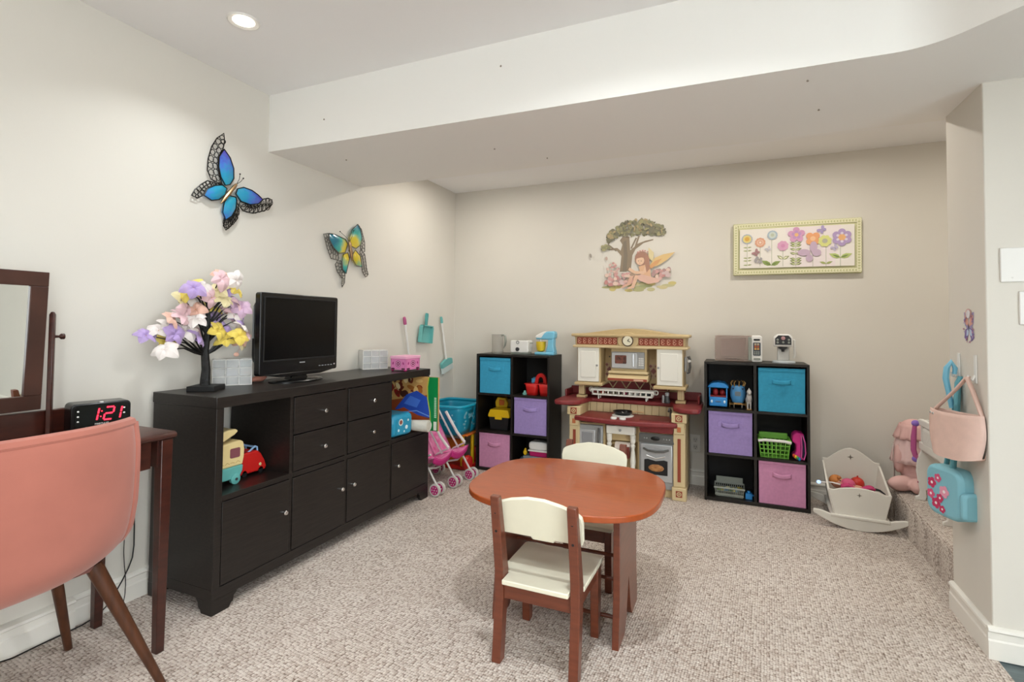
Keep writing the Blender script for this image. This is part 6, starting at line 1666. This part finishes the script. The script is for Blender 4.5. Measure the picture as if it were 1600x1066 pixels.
strap([e1+Vector((0, 0, -0.03)), e1, e1.lerp(hk, 0.33), e1.lerp(hk, 0.66), hk+Vector((-0.004, -0.004, 0.0)), hk+Vector((0, 0, 0.006))], 0.026, 'bag_strap', BAGM, bg)
for u in (0.08, 0.16):
    q = Vector(bagpt(u, 0.90, -1))
    G().ell(tuple(q), 0.006, 6).done('snap_stud', CHROME, bg)
bpk = thing('toy_backpack', 'light blue child backpack with pink flower print hanging low on the wall', 'backpack', (0.774, 2.520, 0.405))
BPM = mat('backpack_blue', '#82bac8', 0.6, bump=(60, 0.3, 0.003))
g = G()
ol2 = rrect(-0.085, 0.085, 0.0, 0.195, 0.045, 6)
g.prism(ol2, 'yz', -0.034, 0.034)
g.done('pack', BPM, bpk, bevel=0.016, seg=3, rot=(0, 0, R(22)))
G().prism(rrect(-0.040, 0.030, 0.018, 0.12, 0.018), 'xz', -0.108, -0.08).done('side_pocket', BPM, bpk, bevel=0.01, rot=(0, 0, R(22)))
f = Flat(lambda u, v, d: (-0.0345-d, -u, v))
random.seed(8)
for (u, v, r) in ((-0.05, 0.12, 0.020), (-0.02, 0.145, 0.016), (-0.055, 0.075, 0.018), (-0.03, 0.045, 0.020), (0.0, 0.03, 0.014), (0.01, 0.10, 0.022), (-0.01, 0.07, 0.016)):
    c = random.choice(['#c2335f', '#d4557c', '#e39ab0'])
    for k in range(5): f.ell(u+r*0.6*math.cos(k*1.257), v+r*0.6*math.sin(k*1.257), r*0.5, r*0.5, c, n=9)
    f.ell(u, v, r*0.3, r*0.3, '#efe3e6', n=9)
o = f.done('flower_print', PRINT, bpk); o.rotation_euler = (0, 0, R(22))
strap([(0.0, -0.02, 0.18), (0.012, -0.01, 0.30), (0.022, 0.0, 0.42), (0.030, 0.012, 0.52), (0.044, 0.022, 0.545)], 0.034, 'shoulder_strap', mat('backpack_strap', '#64a8b6', 0.6), bpk)
strap([(0.0, 0.05, 0.18), (0.016, 0.04, 0.30), (0.028, 0.03, 0.45), (0.044, 0.026, 0.545)], 0.030, 'shoulder_strap', mat('backpack_strap', '#64a8b6', 0.6), bpk)
G().tube([(0.012, 0.02, 0.42), (0.004, 0.025, 0.49), (-0.002, 0.03, 0.535), (0.002, 0.03, 0.575), (0.016, 0.03, 0.60), (0.028, 0.03, 0.575), (0.026, 0.03, 0.552)], [0.008, 0.010, 0.011, 0.011, 0.010, 0.009, 0.007], 8).done('carry_handle', LBLUE, bpk)

# ------------------------------------------------------------ butterfly decal, switch plates
f = Flat(lambda u, v, d: (-0.0006-d, -u, v))
random.seed(21)
for s in (-1, 1):
    f.poly([(0, 0.0), (s*0.010, 0.05), (s*0.045, 0.058), (s*0.040, 0.015), (s*0.02, -0.008)], '#9a8fb4')
    f.poly([(0, 0.002), (s*0.012, 0.045), (s*0.038, 0.045), (s*0.032, 0.012)], '#cf9a8c')
    f.poly([(0, -0.002), (s*0.035, -0.008), (s*0.045, -0.04), (s*0.022, -0.052), (s*0.006, -0.03)], '#7d6a9e')
    f.poly([(0, -0.004), (s*0.022, -0.012), (s*0.026, -0.034), (s*0.008, -0.03)], '#b5c6de')
for k in range(46):
    a = random.uniform(0, 2*PI)
    f.ell(0.044*math.cos(a)*random.uniform(0.7, 1.15), 0.052*math.sin(a)*random.uniform(0.8, 1.1)-0.004, random.uniform(0.002, 0.005), random.uniform(0.002, 0.005), random.choice(['#8f7fb0', '#b56a86', '#a4a4c8', '#6d5f96', '#c98a9a']), n=7)
for i in range(14):
    a = PI*i/13
    f.ell(0.026*math.cos(a), 0.045+0.022*math.sin(a), 0.004, 0.004, '#d0a4a0', n=7)
f.ell(0, 0.05, 0.018, 0.016, '#d6d3d6'); f.ell(0, 0.0, 0.004, 0.014, '#4d4468')
tag(f.done('butterfly_decal', PRINT, loc=(SX, 2.462, 1.142)), 'small lilac butterfly decal on the end wall above the hooks', 'wall decal')
sw = thing('switch_plate', 'wide white blank cover plate on the end wall', 'wall plate', (0.930, 2.32, 1.360))
G().box(-0.072, 0.072, -0.007, 0, -0.060, 0.060).done('plate', WHITEP, sw, bevel=0.003)
for x in (-0.04, 0.04): G().cyl((x, -0.007, -0.045), (x, -0.0085, -0.045), 0.003, n=8).done('plate_screw', OFFW, sw)
sw = thing('switch_plate', 'white light switch plate just below the wide cover plate', 'light switch', (0.944, 2.32, 1.209))
G().box(-0.037, 0.037, -0.007, 0, -0.058, 0.058).done('plate', WHITEP, sw, bevel=0.003)
G().box(-0.016, 0.016, -0.011, -0.006, -0.033, 0.033).done('rocker', OFFW, sw, bevel=0.002)
